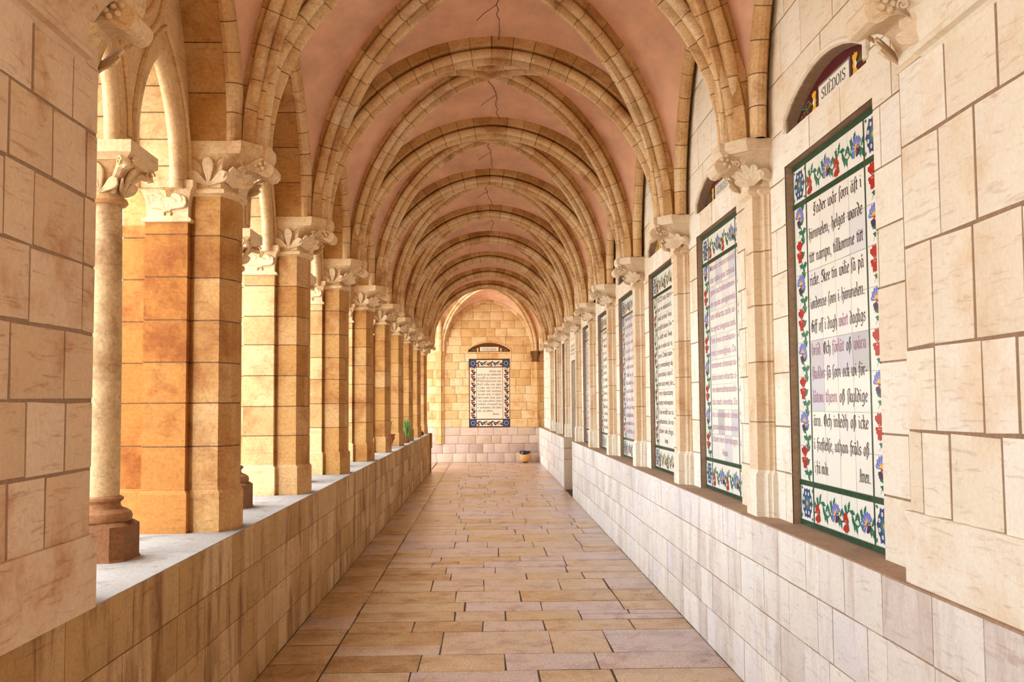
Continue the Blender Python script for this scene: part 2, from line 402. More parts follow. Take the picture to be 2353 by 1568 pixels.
def right_parapet():
    mb = MB()
    hs = [.235, .235, .235, .227]
    for a, b in ((-1.6, 15.5), (16.86, YE)):
        ashlar(mb, (XR, a, 0), (0, 1, 0), (0, 0, 1), (-1, 0, 0), b-a, hs, (.16, .44), 'rpar', 'rmortar', joint=.006, proud=.004)
        mb.box((XR+.001, a, .0), (1.57, b, .928), 'rmortar')
        mb.box((XR-.004, a, .926), (1.62, b, .934), 'rsill', .5)
    # shaded end faces of the two parapet lengths at the doorway
    ashlar(mb, (XR-.03, 16.86, 0), (1, 0, 0), (0, 0, 1), (0, -1, 0), .62, [.55, .2, .19], (.3, .35), 'cream', 'rmortar', tint=lambda a, t: .2)
    return mb.build('wall_right_plinth', kind='structure')
right_parapet()
mb = MB()       # the door in its deep recess
mb.box((1.98, 16.2, 0), (2.02, 17.0, 2.33), 'doorwood'); 
MT['doorwood'] = flat('dark_door_wood', (84, 62, 46), .6, .3)
mb.build('door_1', kind='structure', smooth=0)
# wide wall piers at the near end, both sides
def near_block(name, x, sgn, back, mat, h0, ztop):
    mb = MB(); y0, y1 = (.9 if sgn < 0 else -1.6), 3.165
    O = (x, y0, 0)
    rows = [.24, .28, .28, .35, .35, .27] if sgn > 0 else [.235]+[.226]*7
    k = (ztop-h0)/sum(rows); rows = [r*k for r in rows]
    ashlar(mb, O, (0, 1, 0), (0, 0, 1), (-sgn, 0, 0), y1-y0, rows, (.17, .36), mat, 'nmortar', joint=.012, proud=.0035, jit=.0035, v0=h0, tint=lambda a, t: ZR(.25, 1))
    # far end, seen as a thin return, and body
    mb.box((x+sgn*.001, y0, h0), (x+sgn*back, y1, ztop), mat, .6)
    mb.box((x-sgn*.018, y0, h0), (x+sgn*.05, y1+.022, h0+.245), mat, .7)
    mb.box((x+sgn*.0, y0, ztop), (x+sgn*back, y1, 4.95), mat, .6)
    return mb.build(name, kind='structure')
near_block('wall_near_left', XL-.005, -1, .75, 'lwall', HL, 2.70)
near_block('wall_near_right', 1.452, 1, .80, 'cream', HR, 2.70)
def string_course(x, sgn, y0, y1):
    """astragal, flared bell and abacus run along the wall head"""
    pr = [(0, 2.68), (-.012, 2.695), (-.034, 2.70), (-.04, 2.712), (-.034, 2.724), (-.012, 2.73), (-.014, 2.75), (-.03, 2.82), (-.07, 2.875), (-.1, 2.90), (-.1, 2.915), (-.125, 2.93), (-.128, 2.985), (0, 2.985)]
    mb = MB(); mb.loft([[(x+sgn*a, y, z) for a, z in pr] for y in (y0, y1)], 'lwall' if sgn < 0 else 'cream', .6)
    return mb
string_course(XL-.005, -1, .9, 3.05).build('trim_1', kind='structure')
string_course(1.452, 1, -1.6, 2.98).build('trim_2', kind='structure')

mb = MB(); ashlar(mb, (2.3, -1.6, 0), (-1, 0, 0), (0, 0, 1), (0, 1, 0), 4.6, rows_of(4.95, (.23, .28)), (.25, .5), 'end', 'mortar'); mb.box((-2.3, -1.9, 0), (2.5, -1.61, 4.95), 'end'); mb.build('wall_back', kind='structure')
# ------------------------------------------------------------------ left parapet
def left_parapet():
    mb = MB(); a, b = .9, 21.62
    ashlar(mb, (XL, a, 0), (0, 1, 0), (0, 0, 1), (1, 0, 0), b-a, [.2, .23, .23, .225], (.15, .42), 'lpar', 'mortar', joint=.005, proud=.004)
    mb.box((-2.05, a, 0), (XL-.001, b, HL-.006), 'mortar')
    y = a
    while y < b:
        L = ZR(.8, 1.3); e = min(y+L, b)
        mb.box((-2.07, y+.002, HL-.02), (XL+.0015, e-.002, HL+.001), 'sill', ZR(.1, 1)); y = e
    # end post of the parapet
    mb.box((-1.75, b+.001, 0), (XL+.035, b+.12, HL-.33), 'lpar', .3); mb.box((-1.75, b-.008, HL-.33), (XL+.055, b+.14, HL+.012), 'lpar', .35)
    return mb.build('wall_left', kind='structure')
left_parapet()
# ------------------------------------------------------------------ end wall
def end_wall():
    mb = MB(); x0 = -6.0
    yc = .085
    tym = [(yc-.565, 2.975), (yc+.565, 2.975)]+[(p[0], p[1]) for p in seg(yc, .565, 3.03, .2)]
    pan = [(-.47, .93), (.64, .93), (.64, 2.79), (-.47, 2.79)]
    holes = [[(p[0]-x0, p[1]) for p in h] for h in (tym, pan)]
    ashlar(mb, (x0, YE-.02, 0), (1, 0, 0), (0, 0, 1), (0, -1, 0), 2.3-x0, [.25, .25], (.25, .5), 'endlow', 'mortar', [])
    mb.face([(x0, YE-.024, .5), (2.3, YE-.024, .5), (2.3, YE, .5), (x0, YE, .5)], 'endlow', .5)
    mb2h = [[(a, b) for a, b in h] for h in holes]
    ashlar(mb, (x0, YE, 0), (1, 0, 0), (0, 0, 1), (0, -1, 0), 2.3-x0, rows_of(.44, (.21, .23)), (.25, .5), 'endlow', 'mortar', mb2h, v0=.5, tint=lambda a, t: ZR(.5, 1))
    ashlar(mb, (x0, YE, 0), (1, 0, 0), (0, 0, 1), (0, -1, 0), 2.3-x0, rows_of(4.95-.94, (.215, .235)), (.22, .5), 'end', 'mortar', mb2h, v0=.94)
    for h, dep in ((tym, .05), (pan, .03)):
        k = len(h)
        for i in range(k):
            p, q = h[i], h[(i+1) % k]
            mb.face([(p[0], YE-.004, p[1]), (q[0], YE-.004, q[1]), (q[0], YE+dep, q[1]), (p[0], YE+dep, p[1])], 'end', .2)
        mb.face([(p[0], YE+dep, p[1]) for p in h], 'mortar')
    mb.box((x0, YE+.12, 0), (2.3, YE+.4, 4.95), 'end')
    # projecting base course
    # thin hood moulding around the sign recess
    s = seg(yc, .59, 3.045, .21, 14); pts = [(yc+.59, YE-.006, 2.93)]+[(p[0], YE-.006, p[1]) for p in s]+[(yc-.59, YE-.006, 2.93)]
    mb.tube(pts, .018, 'end', .4, 6)
    return mb.build('wall_end', kind='structure')
end_wall()
# ------------------------------------------------------------------ vault: ribs as things, plaster cells as ceiling
HWT, HWD = .095, .088
def rib_profile(hw, dep=.205, full=True):
    c = [(.054+.036*cos(a), .130+.036*sin(a)) for a in [radians(t) for t in (-130, -95, -60, -25, 10, 45, 80, 110, 135)]]
    h = [(hw, 0), (hw, .070), (hw-.012, .080), (.050, .080), (.030, .088)]+c+[(.022, .148), (.022, .168), (.018, .190), (.010, .203)]
    return [(w, -d) for w, d in h]+[(-w, -d) for w, d in reversed(h)]
# profile d is measured from the extrados (0) down to the soffit (-.205); path returns extrados points
def arc_path(side, yl, yr, dep=.205, R=1.30, e=.04):
    xs = XC+side*(-e); zc = 2.925; th0 = math.asin((ZS-zc)/R); th1 = math.acos(e/R)
    def path(t):
        th = th0+(th1-th0)*t
        d = Vector((side*cos(th), 0, sin(th)))
        p = Vector((xs, 0, zc))+d*(R+dep)
        if t <= 0: p.z = ZS
        if t >= .9999: d = Vector((0, 0, 1)); p = Vector((XC, 0, zc+sqrt(R*R-e*e)+dep))
        p.y = yl+(yr-yl)*(p.x+1.2)/2.5
        return p, Vector((0, 1, 0)), d
    return path
ZK = 4.47
def diag_path(x0, y0, xk, yk, dep=.205, zk=ZK):
    L = Vector((xk-x0, yk-y0, 0)); n = L.length; L.normalize(); hgt = zk-ZS
    Wd = Vector((0, 0, 1)).cross(L)
    def path(t):
        th = t*pi/2
        h = n*(1-cos(th)); z = ZS+hgt*sin(th)
        nrm = Vector((L.x*(-cos(th)*hgt), L.y*(-cos(th)*hgt), sin(th)*n)).normalized()
        p = Vector((x0, y0, z))+L*h+nrm*dep
        return p, Wd, nrm
    return path
def corner(i, side): # foot of the diagonal ribs
    return (-1.215 if side < 0 else 1.325), (CLf(i) if side < 0 else CR(i))
YK8 = 23.35
prof_t = rib_profile(HWT); prof_d = rib_profile(HWD)
for i in range(0, 9):
    r = empty('transverse_arch', (XC, (CLf(i)+CR(i))/2, ZS), 'moulded stone transverse arch over the corridor, %s one counted from the camera' % ORD[i], 'arch', 'transverse arches of the vault')
    for side in (-1, 1):
        mb = MB(); sweep(mb, prof_t, arc_path(side, CLf(i), CR(i)), 13, 'rib')
        put(mb.build('arch_half', smooth=.7), r)
for b in range(-1, 9):
    if b < 8: yk = (CLf(b)+CR(b)+CLf(b+1)+CR(b+1))/4; ends = [(b, 1), (b+1, -1)]
    else: yk = YK8; ends = [(8, 1)]
    where = ('in the %s vault bay counted from the camera' % ORD[b+1]) if b < 8 else 'in the last vault bay against the golden end wall'
    r = empty('crossed_vault_ribs', (XC, yk, ZS), 'pair of crossed diagonal stone ribs '+where, 'vault rib', 'crossed diagonal ribs of the vault')
    for i, s in ends:
        for side in (-1, 1):
            x0, y0 = corner(i, side); mb = MB()
            sweep(mb, prof_d, diag_path(x0, y0+.055*s, XC, yk), 13, 'rib'); put(mb.build('rib', smooth=.7), r)
    if b == 8:
        for side in (-1, 1):
            mb = MB(); sweep(mb, prof_d, diag_path(XC+side*1.20, YE-.1, XC, yk), 12, 'rib'); put(mb.build('rib', smooth=.7), r)
# wall ribs
def wall_arch(x, ya, yb, zap, hw=.045, dep=.1):
    yc = (ya+yb)/2; a = (yb-ya)/2; h = zap-ZS
    def mk(side):
        # pointed: circle through spring and apex, vertical at spring
        Rr = (h*h+a*a)/(2*a) if h > a else (h*h+a*a)/(2*a)
        cy = yc+side*(a-Rr)
        th1 = atan2(h, -side*(yc-cy)*-1 if False else abs(yc-cy)) if Rr > a else pi/2
        th1 = math.asin(min(1, h/Rr))
        def path(t):
            th = th1*t; d = Vector((0, side*cos(th), sin(th)))
            return Vector((x, cy, ZS))+d*(Rr+dep*.0), Vector((1, 0, 0)), d
        return path
    return mk
def wall_prof(hw, dep): return [(hw, dep), (hw, .02), (hw*.9, .0), (hw*.5, -.028), (0, -.036), (-hw*.5, -.028), (-hw*.9, 0), (-hw, .02), (-hw, dep)]
XWL, XWR = -1.375, 1.495
for b in range(-1, 8):
    for sd_, x, C, a0, zap, txt in ((1, XWR, CR, .18, 4.42, 'right'), (-1, XWL, CLf, .17, 4.22, 'left')):
        mk = wall_arch(x, C(b)+a0, C(b+1)-a0, zap)
        r = empty('wall_rib', (x, (C(b)+C(b+1))/2, ZS), 'slender pointed wall rib on the %s side of the %s vault bay' % (txt, ORD[b+1]), 'vault rib', 'wall ribs')
        for side in (-1, 1): mb = MB(); sweep(mb, wall_prof(.042, .1), mk(side), 10, 'rib'); put(mb.build('rib_half', smooth=.5), r)
mk = wall_arch(0, XC-1.2-YE*0, XC+1.2, 4.36)
def ywall(side):
    p0 = mk(side)
    def path(t):
        p, w, d = p0(t); return Vector((p.y, YE-.05, p.z)), Vector((0, 1, 0)), Vector((d.y, 0, d.z))
    return path
r = empty('wall_rib', (XC, YE-.05, ZS), 'pointed wall rib framing the lunette of the golden end wall', 'vault rib', 'wall ribs')
for side in (-1, 1): mb = MB(); sweep(mb, wall_prof(.05, .1), ywall(side), 9, 'rib'); put(mb.build('rib_half', smooth=.5), r)
# arch across the opening of the side arm and its counterpart on the right wall
for sx, tx, xx in ((-1, 'spanning the side arm opening', -1.25), (1, 'on the right beside the end wall', XWR)):
    mk8 = wall_arch(xx, 21.6, YE-.12, 4.3)
    r = empty('wall_rib', (xx, 23.4, ZS), 'broad wall arch of the last bay, '+tx, 'vault rib', 'wall ribs')
    for side in (-1, 1): mb = MB(); sweep(mb, wall_prof(.07, .14), mk8(side), 10, 'rib'); put(mb.build('rib_half', smooth=.5), r)
# plaster cells
def web():
    mb = MB(); NT = 14
    def grid(pa, pb, nb=6, snap=False):
        A = [pa(i/NT) for i in range(NT+1)]; B = [pb(i/NT) for i in range(NT+1)]
        if snap: A[-1] = A[-1].copy(); A[-1].x = XC
        B[-1] = B[-1].copy(); B[-1].x = XC
        vs = []
        for i in range(NT+1):
            for j in range(nb+1):
                k = j/nb; q = A[i].lerp(B[i], k); q.z += .05*sin(pi*k)*sin(pi/2*i/NT)
                vs.append(q)
        mb.faces(vs, [(i*(nb+1)+j, i*(nb+1)+j+1, (i+1)*(nb+1)+j+1, (i+1)*(nb+1)+j) for i in range(NT) for j in range(nb)], 'plaster')
        return B
    D = .170
    for b in range(-1, 9):
        last = b == 8
        yk = YK8 if last else (CLf(b)+CR(b)+CLf(b+1)+CR(b+1))/4
        for i, s in ((b, 1), (b+1, -1)):
            for side in (-1, 1):
                if last and s < 0: dp = diag_path(XC+side*1.20, YE-.1, XC, yk, D)
                else:
                    x0, y0 = corner(i, side); dp = diag_path(x0, y0+.055*s, XC, yk, D)
                if last and s < 0:
                    tp = lambda t, side=side: (ywall(side)(t)[0]+ywall(side)(t)[2]*.03)
                else:
                    ap = arc_path(side, CLf(i), CR(i), D); tp = lambda t, ap=ap, s=s: ap(t)[0]+Vector((0, .03*s, 0))
                grid(tp, lambda t, dp=dp: dp(t)[0], snap=True)
                # cell towards the side wall
                if last: mk = wall_arch(-1.25 if side < 0 else XWR, 21.6, YE-.12, 4.3)
                elif side > 0: mk = wall_arch(XWR, CR(b)+.18, CR(b+1)-.18, 4.42)
                else: mk = wall_arch(XWL, CLf(b)+.17, CLf(b+1)-.17, 4.22)
                wp = mk(-1 if s > 0 else 1)
                grid(lambda t, wp=wp: wp(t)[0]+wp(t)[2]*.03, lambda t, dp=dp: dp(t)[0])
    return mb.build('ceiling', kind='structure', smooth=1.0)
web()
# cracks along the crown of the plaster
random.seed(21)
for b in range(-1, 5):
    yk = (CLf(b)+CR(b)+CLf(b+1)+CR(b+1))/4; ya = yk+.16; yb = CLf(b+1)-.12
    pts = []; n = 16; x = XC+ZR(-.03, .03)
    for k in range(n+1):
        t = k/n; x += ZR(-.022, .026); zt = (4.64-.035)*(1-t)+(4.396)*t+.05*sin(pi*t)-.006
        pts.append((x, ya+(yb-ya)*t, zt-.004))
    mb = MB(); mb.tube(pts, .0032, 'crack', n=4)
    j = pts[9]; mb.tube([j, (j[0]-.05, j[1]+.06, j[2]-.012), (j[0]-.09, j[1]+.08, j[2]-.03), (j[0]-.15, j[1]+.16, j[2]-.055)], .0022, 'crack', n=4)
    o = mb.build('trim_%d' % (b+4), kind='structure')
random.seed(99)
# ------------------------------------------------------------------ left arcade: upper wall and tracery
def pointed_pts(yc, a, z0, h, n=16):
    """outline of a pointed arch from +a over the apex to -a, counter-clockwise in (y,z)"""
    R = (h*h+a*a)/(2*a); out = []
    th = math.asin(min(1, h/R)); c = a-R
    for k in range(n+1): t = th*k/n; out.append((yc+c+R*cos(t), z0+R*sin(t)))
    for k in range(n-1, -1, -1): t = th*k/n; out.append((yc-c-R*cos(t), z0+R*sin(t)))
    return out
def upper_wall():
    mb = MB()
    for b in range(-1, 8):
        c0, c1 = CLf(b), CLf(b+1); yc = (c0+c1)/2; a = P/2-.19
        pts = pointed_pts(yc, a, ZS, 1.22, 12)
        for (ya, za), (yb, zb) in zip(pts, pts[1:]):
            mb.face([(XWL-.005, ya, za), (XWL-.005, yb, zb), (XWL-.005, yb, 4.95), (XWL-.005, ya, 4.95)], 'rib', .4)
        for k, ((ya, za), (yb, zb)) in enumerate(zip(pts, pts[1:])):
            tt = [.35, .7, .5, .85][(k//2) % 4]
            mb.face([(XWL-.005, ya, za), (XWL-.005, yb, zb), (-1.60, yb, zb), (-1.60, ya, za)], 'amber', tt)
            if k % 2 == 0: mb.tube([(XWL, ya, za-.001), (-1.60, ya, za-.001)], .004, 'mortar', n=4)
        mb.box((-1.98, c0+a-0+.0-P+.38+.0, ZS), (XWL-.006, c0+.19, 4.95), 'amber', .5) if False else None
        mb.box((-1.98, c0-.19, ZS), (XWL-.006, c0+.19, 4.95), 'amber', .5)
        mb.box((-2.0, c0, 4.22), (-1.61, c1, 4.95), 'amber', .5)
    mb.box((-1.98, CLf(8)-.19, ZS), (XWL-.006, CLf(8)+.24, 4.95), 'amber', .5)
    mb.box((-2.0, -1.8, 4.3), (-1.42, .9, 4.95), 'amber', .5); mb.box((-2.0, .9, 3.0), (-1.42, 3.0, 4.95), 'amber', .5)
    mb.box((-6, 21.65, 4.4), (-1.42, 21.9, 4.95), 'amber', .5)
    return mb.build('wall_left_upper', kind='structure')
upper_wall()
def fill_shape(outer, holes, depth, bevel):
    """flat shape with holes, given thickness and a small chamfer, returned as (verts, faces) in (s, t, e)"""
    cu = bpy.data.curves.new('tmp', 'CURVE'); cu.dimensions = '2D'; cu.fill_mode = 'BOTH'; cu.extrude = depth/2-bevel; cu.bevel_depth = bevel; cu.bevel_resolution = 1; cu.offset = -bevel
    for poly in [outer]+holes:
        s = cu.splines.new('POLY'); s.points.add(len(poly)-1); s.use_cyclic_u = True
        for i, p in enumerate(poly): s.points[i].co = (p[0], p[1], 0, 1)
    o = bpy.data.objects.new('tmp', cu); COL.objects.link(o)
    me = bpy.data.meshes.new_from_object(o.evaluated_get(bpy.context.evaluated_depsgraph_get()))
    vs = [tuple(v.co) for v in me.vertices]; fs = [tuple(p.vertices) for p in me.polygons]
    bpy.data.objects.remove(o); bpy.data.curves.remove(cu); bpy.data.meshes.remove(me)
    return vs, fs
def circle(yc, zc, r, n=36): return [(yc+r*cos(2*pi*k/n), zc+r*sin(2*pi*k/n)) for k in range(n)]
XT0, XT1 = -1.60, -1.90
def make_tracery(b):
    c0, c1 = CLf(b), CLf(b+1); yc = (c0+c1)/2
    r = empty('tracery_screen', (-1.75, yc, 2.71), 'pierced stone tracery with two lancets under a round eye, %s bay of the open arcade' % ORD[b+1], 'tracery', 'tracery screens of the arcade')
    outer = [(yc+P/2-.15, 2.715)]+[(p[0], p[1]) for p in pointed_pts(yc, P/2-.15, ZS, 1.28, 14)]+[(yc-P/2+.15, 2.715)]
    outer = [outer[0]]+outer[1:-1]+[outer[-1]]
    lan = []
    for s in (-1, 1):
        lc = yc+s*.425; lan.append([(lc+.325, 2.70)]+pointed_pts(lc, .325, 2.74, .60, 10)+[(lc-.325, 2.70)])
    # lancets cut right through the lower edge: build the outline as one comb-shaped polygon
    o2 = [(yc+P/2-.15, 2.715)]+pointed_pts(yc, P/2-.15, ZS, 1.28, 14)+[(yc-P/2+.15, 2.715)]
    for s in (-1, 1):
        lc = yc+s*.425; q = pointed_pts(lc, .325, 2.76, .58, 10)
        o2 += [(lc-.325, 2.715)]+list(reversed(q))+[(lc+.325, 2.715)]
    eye = circle(yc, 3.69, .25)
    vs, fs = fill_shape(o2, [eye], XT0-XT1, .018)
    mb = MB(); xm = (XT0+XT1)/2
    mb.faces([(xm+e, s, t) for s, t, e in vs], fs, 'rib', .5)
    put(mb.build('screen', smooth=.5), r)
    for s in (-1, 1):                      # roll mouldings of the lancets
        lc = yc+s*.425; mb = MB()
        for x, off, rad in ((-1.640, .0, .036), (-1.86, .0, .03)):
            q = pointed_pts(lc, .325+off, 2.76, .58, 10)
            pts = [(x, lc+.325+off-.004, 2.71)]+[(x, a-(.006 if a > lc else -.006), z) for a, z in q]+[(x, lc-.325-off+.004, 2.71)]
            mb.tube(pts, rad, 'rib', .7, 8)
        q = pointed_pts(lc, .40, 2.76, .69, 10); mb.tube([(XT0+.004, a, z) for a, z in q], .016, 'rib', .5, 6)
        q = pointed_pts(lc, .325, 2.76, .58, 10)
        for k in (1, 3, 5, 7, 9, 12, 14, 16, 18, 20): mb.tube([(XT0-.02, q[k][0]-(.001 if q[k][0] > lc else -.001), q[k][1]), (XT1+.02, q[k][0]-(.001 if q[k][0] > lc else -.001), q[k][1])], .0035, 'ribmortar', n=4)
        put(mb.build('lancet_moulding', smooth=.9), r)
    mb = MB()
    for rad, x, tr in ((.255, -1.64, .03), (.33, XT0+.002, .022), (.41, XT0+.002, .018)):
        mb.tube([(x, a, z) for a, z in circle(yc, 3.69, rad, 32)+[circle(yc, 3.69, rad, 32)[0]]], tr, 'rib', .5, 8)
    for k in range(6):                      # cusps of the eye
        a = 2*pi*k/6+pi/6; mb.lathe((0, 0, 0), [(.001, 0), (.001, 0)], 'rib') if False else None
        p0 = Vector((-1.70, yc+.24*cos(a), 3.69+.24*sin(a))); p1 = Vector((-1.70, yc+.15*cos(a), 3.69+.15*sin(a)))
        mb.tube([p0, p0.lerp(p1, .6), p1], .05, 'rib', .5, 8, taper=[1, .6, .15])
    put(mb.build('eye_moulding', smooth=.9), r)
for b in range(-1, 8): make_tracery(b)

# ------------------------------------------------------------------ carved capitals
def carve(mb, pts, r=.0032, mat='groove', taper=None): mb.tube(pts, r, mat, .5, 5, taper)
def leaf(mb, c, u, v, n, w, h, mat, tint=.8, lobes=3):
    """raised rounded leaf lobes fanning from the foot point c; u,v in-plane, n outward"""
    c, u, v, n = Vector(c), Vector(u), Vector(v), Vector(n)
    for k in range(lobes):
        a = (k-(lobes-1)/2)/max(1, (lobes-1)/2)*.95 if lobes > 1 else 0
        ln = h*(1-.25*abs(a)); d = (v*cos(a)+u*sin(a)*1.1); rings = []; wm = w/lobes*.78
        for i in range(10):
            t = i/9; wd = max(.0012, wm*(.22+.78*min(1, t/.62)**1.3)*(1 if t < .7 else sqrt(max(0, 1-((t-.7)/.3)**2))))
            p = c+d*(ln*t)+n*(.001+.012*t*t)
            sd = d.cross(n).normalized()
            rings.append([p+sd*wd-n*.004, p+sd*wd*.85+n*.005, p+sd*wd*.35+n*.0075, p+n*.0045, p-sd*wd*.35+n*.0075, p-sd*wd*.85+n*.005, p-sd*wd-n*.004])
        mb.loft(rings, mat, tint)
def volute(mb, c, u, v, n, r, mat, flip=1):
    pts = []; c, u, v, n = Vector(c), Vector(u), Vector(v), Vector(n)
    for k in range(22):
        a = k/21*2.4*pi; q = r*(1-.75*k/21); pts.append(c+u*(q*cos(a)*flip)+v*(q*sin(a))+n*.006)
    mb.tube(pts, r*.2, mat, .6, 6)
def capital(root, C, mir, mat):
    X = (lambda x: x) if not mir else mirx
    S = -1 if mir else 1               # outward direction of +x on the left side
    def plan(off, z): pass
    w = .04 if not mir else .0
    if not mir: neck = [(-1.60, -.185), (-1.432, -.182), (-1.388, -.09), (-1.372, -.05)]
    else: neck = [(-1.56, -.15), (-1.42, -.125), (-1.42, -.09), (-1.372, -.085)]
    top = [(-1.60, -.205), (-1.395, -.200), (-1.315, -.218), (-1.225, -.10)]
    nk = neck+[(x, -y) for x, y in reversed(neck)]; tp = top+[(x, -y) for x, y in reversed(top)]
    if mir: tp = [(x, y*(1.04 if x < -1.5 else .9)) for x, y in tp]
    ring = lambda k, z: [(X(a[0]+(b[0]-a[0])*k), C+a[1]+(b[1]-a[1])*k, z) for a, b in zip(nk, tp)]
    grow = lambda g, z: [(X(a[0]+(.0 if j in (0, len(nk)-1) else g)), C+a[1]*(1+g*4.5), z) for j, a in enumerate(nk)]
    mb = MB()
    mb.loft([grow(0, 2.685), grow(.006, 2.69), grow(.022, 2.70), grow(.026, 2.712), grow(.020, 2.724), grow(.004, 2.732)], mat, .7)
    put(mb.build('astragal'), root)
    mb = MB()
    mb.loft([ring(0, 2.73)]+[ring(k, z) for k, z in ((.04, 2.78), (.12, 2.82), (.30, 2.865), (.6, 2.905), (.80, 2.922))], mat, .7)
    mb.loft([ring(.86, 2.918), ring(.93, 2.93), ring(1.0, 2.944), ring(1.0, 2.985)], mat, .75)
    # leaves on the face looking along the corridor, both sides
    sc = 1 if not mir else .86
    for s in (-1, 1):
        fx = X(-1.495); yy = C+s*(.186*sc)
        nrm = Vector((0, s, 0)); u = Vector((1, 0, 0)); 
        leaf(mb, (fx, yy-s*.0, 2.745), u, (0, s*.10, 1), (0, s, -.1), .125, .155, mat, .85, 3)
        carve(mb, [(fx, yy+s*.002, 2.74), (fx, yy+s*.006, 2.82), (fx, yy+s*.02, 2.89)], .003)
        for q in ((-1, 1) if not mir else ()):
            carve(mb, [(fx+q*.012, yy+s*.004, 2.75), (fx+q*.03, yy+s*.008, 2.80), (fx+q*.034, yy+s*.014, 2.85), (fx+q*.06, yy+s*.022, 2.885), (fx+q*.078, yy+s*.026, 2.89)], .0032)
        # angled face with a broad shell leaf, two curls and a cluster of berries
        m0 = Vector((X(-1.385), C+s*.125*sc, 2.74)); t0 = Vector((X(-1.285), C+s*.17*sc, 2.92))
        d = (t0-m0).normalized(); out = Vector((S*.75, s*.66, 0)).normalized(); out = (out-d*out.dot(d)).normalized(); uu = d.cross(out).normalized()
        leaf(mb, m0+out*.004+d*.01, uu, d, out, .17, .135, mat, .95, 5)
        volute(mb, m0+d*.155+out*.03+uu*.022, uu, d, out, .02, mat, 1); volute(mb, m0+d*.155+out*.03-uu*.022, uu, d, out, .02, mat, -1)
    put(mb.build('bell'), root)
    # corbel nose that carries the transverse arch
    pf = [(-1.192, 2.985), (-1.192, 2.945), (-1.200, 2.925), (-1.212, 2.912), (-1.198, 2.902), (-1.178, 2.888), (-1.165, 2.866), (-1.166, 2.840), (-1.182, 2.818), (-1.206, 2.812), (-1.228, 2.822), (-1.250, 2.838),
          (-1.278, 2.844), (-1.305, 2.838), (-1.330, 2.815), (-1.348, 2.780), (-1.356, 2.740), (-1.352, 2.712), (-1.365, 2.690), (-1.42, 2.690), (-1.42, 2.985)]
    hy = .082
    mb = MB(); mb.loft([[(X(x+(.006 if abs(k) == 1 and j not in (19, 20) else 0)*-1), C+k*hy, z) for j, (x, z) in enumerate(pf)] for k in (-1, -.93, .93, 1)], mat, .8)
    nose = put(mb.build('corbel_nose', smooth=.5), root)
    for s in (-1, 1):
        mb = MB()
        for dx, dz in ((0, 0), (.026, .012), (.012, -.022), (.040, -.012), (.030, .036), (.054, .016)):
            mb.sphere((X(-1.262+dx-.004), C+s*(hy+.006), 2.878+dz), .0125, mat, .8, 6)
        carve(mb, [(X(-1.36), C+s*(hy+.001), 2.75), (X(-1.33), C+s*(hy+.001), 2.83), (X(-1.28), C+s*(hy+.001), 2.858), (X(-1.225), C+s*(hy+.001), 2.845), (X(-1.20), C+s*(hy+.001), 2.83)], .004, mat)
        sub(mb.build('berry_cluster'), nose)
# ------------------------------------------------------------------ left compound piers
def respond_cap(root, C, s, mat='rib'):
    mb = MB()
    def rg(g, z, q): return [(-1.815-g, C+s*.10, z), (-1.59+g, C+s*.10, z), (-1.59+g, C+s*(.222+q), z), (-1.815-g, C+s*(.222+q), z)]
    mb.loft([rg(.0, 2.535, 0), rg(.016, 2.538, .016), rg(.02, 2.552, .018), rg(.0, 2.566, .0)], mat, .8)
    mb.loft([rg(-.002, 2.566, -.002), rg(-.002, 2.62, -.002), rg(.004, 2.66, .006), rg(.016, 2.70, .02), rg(.03, 2.718, .034), rg(.034, 2.722, .04), rg(.034, 2.758, .04)], mat, .8)
    y = lambda z: C+s*(.2225+.03*max(0, (z-2.64)/.08)**1.6)
    cx = -1.70
    for q in (-1, 1):
        for dx, dz, l in ((.30, 1, .075), (.75, .9, .105), (1.25, .75, .115)):
            leaf(mb, (cx+q*.004, C+s*.2225, 2.592+.012*dx), (1, 0, 0), Vector((q*dx, s*.12, dz)).normalized(), (0, s, 0), .050, l, mat, .85, 1)
        mb.sphere((cx+q*.017, C+s*.2215, 2.583), .0075, 'groove', .5, 6, 1.5)
    carve(mb, [(cx, y(2.59), 2.59), (cx, y(2.66), 2.66), (cx, y(2.70)+s*.001, 2.705)], .0036)
    mb.loft([[(cx-.002, y(2.64), 2.635), (cx+.002, y(2.64), 2.635), (cx+.002, y(2.64)+s*.003, 2.635)], [(cx-.045, y(2.71), 2.712), (cx+.045, y(2.71), 2.712), (cx, y(2.71)+s*.018, 2.70)]], mat, .4)
    put(mb.build('respond_capital', smooth=.5), root)
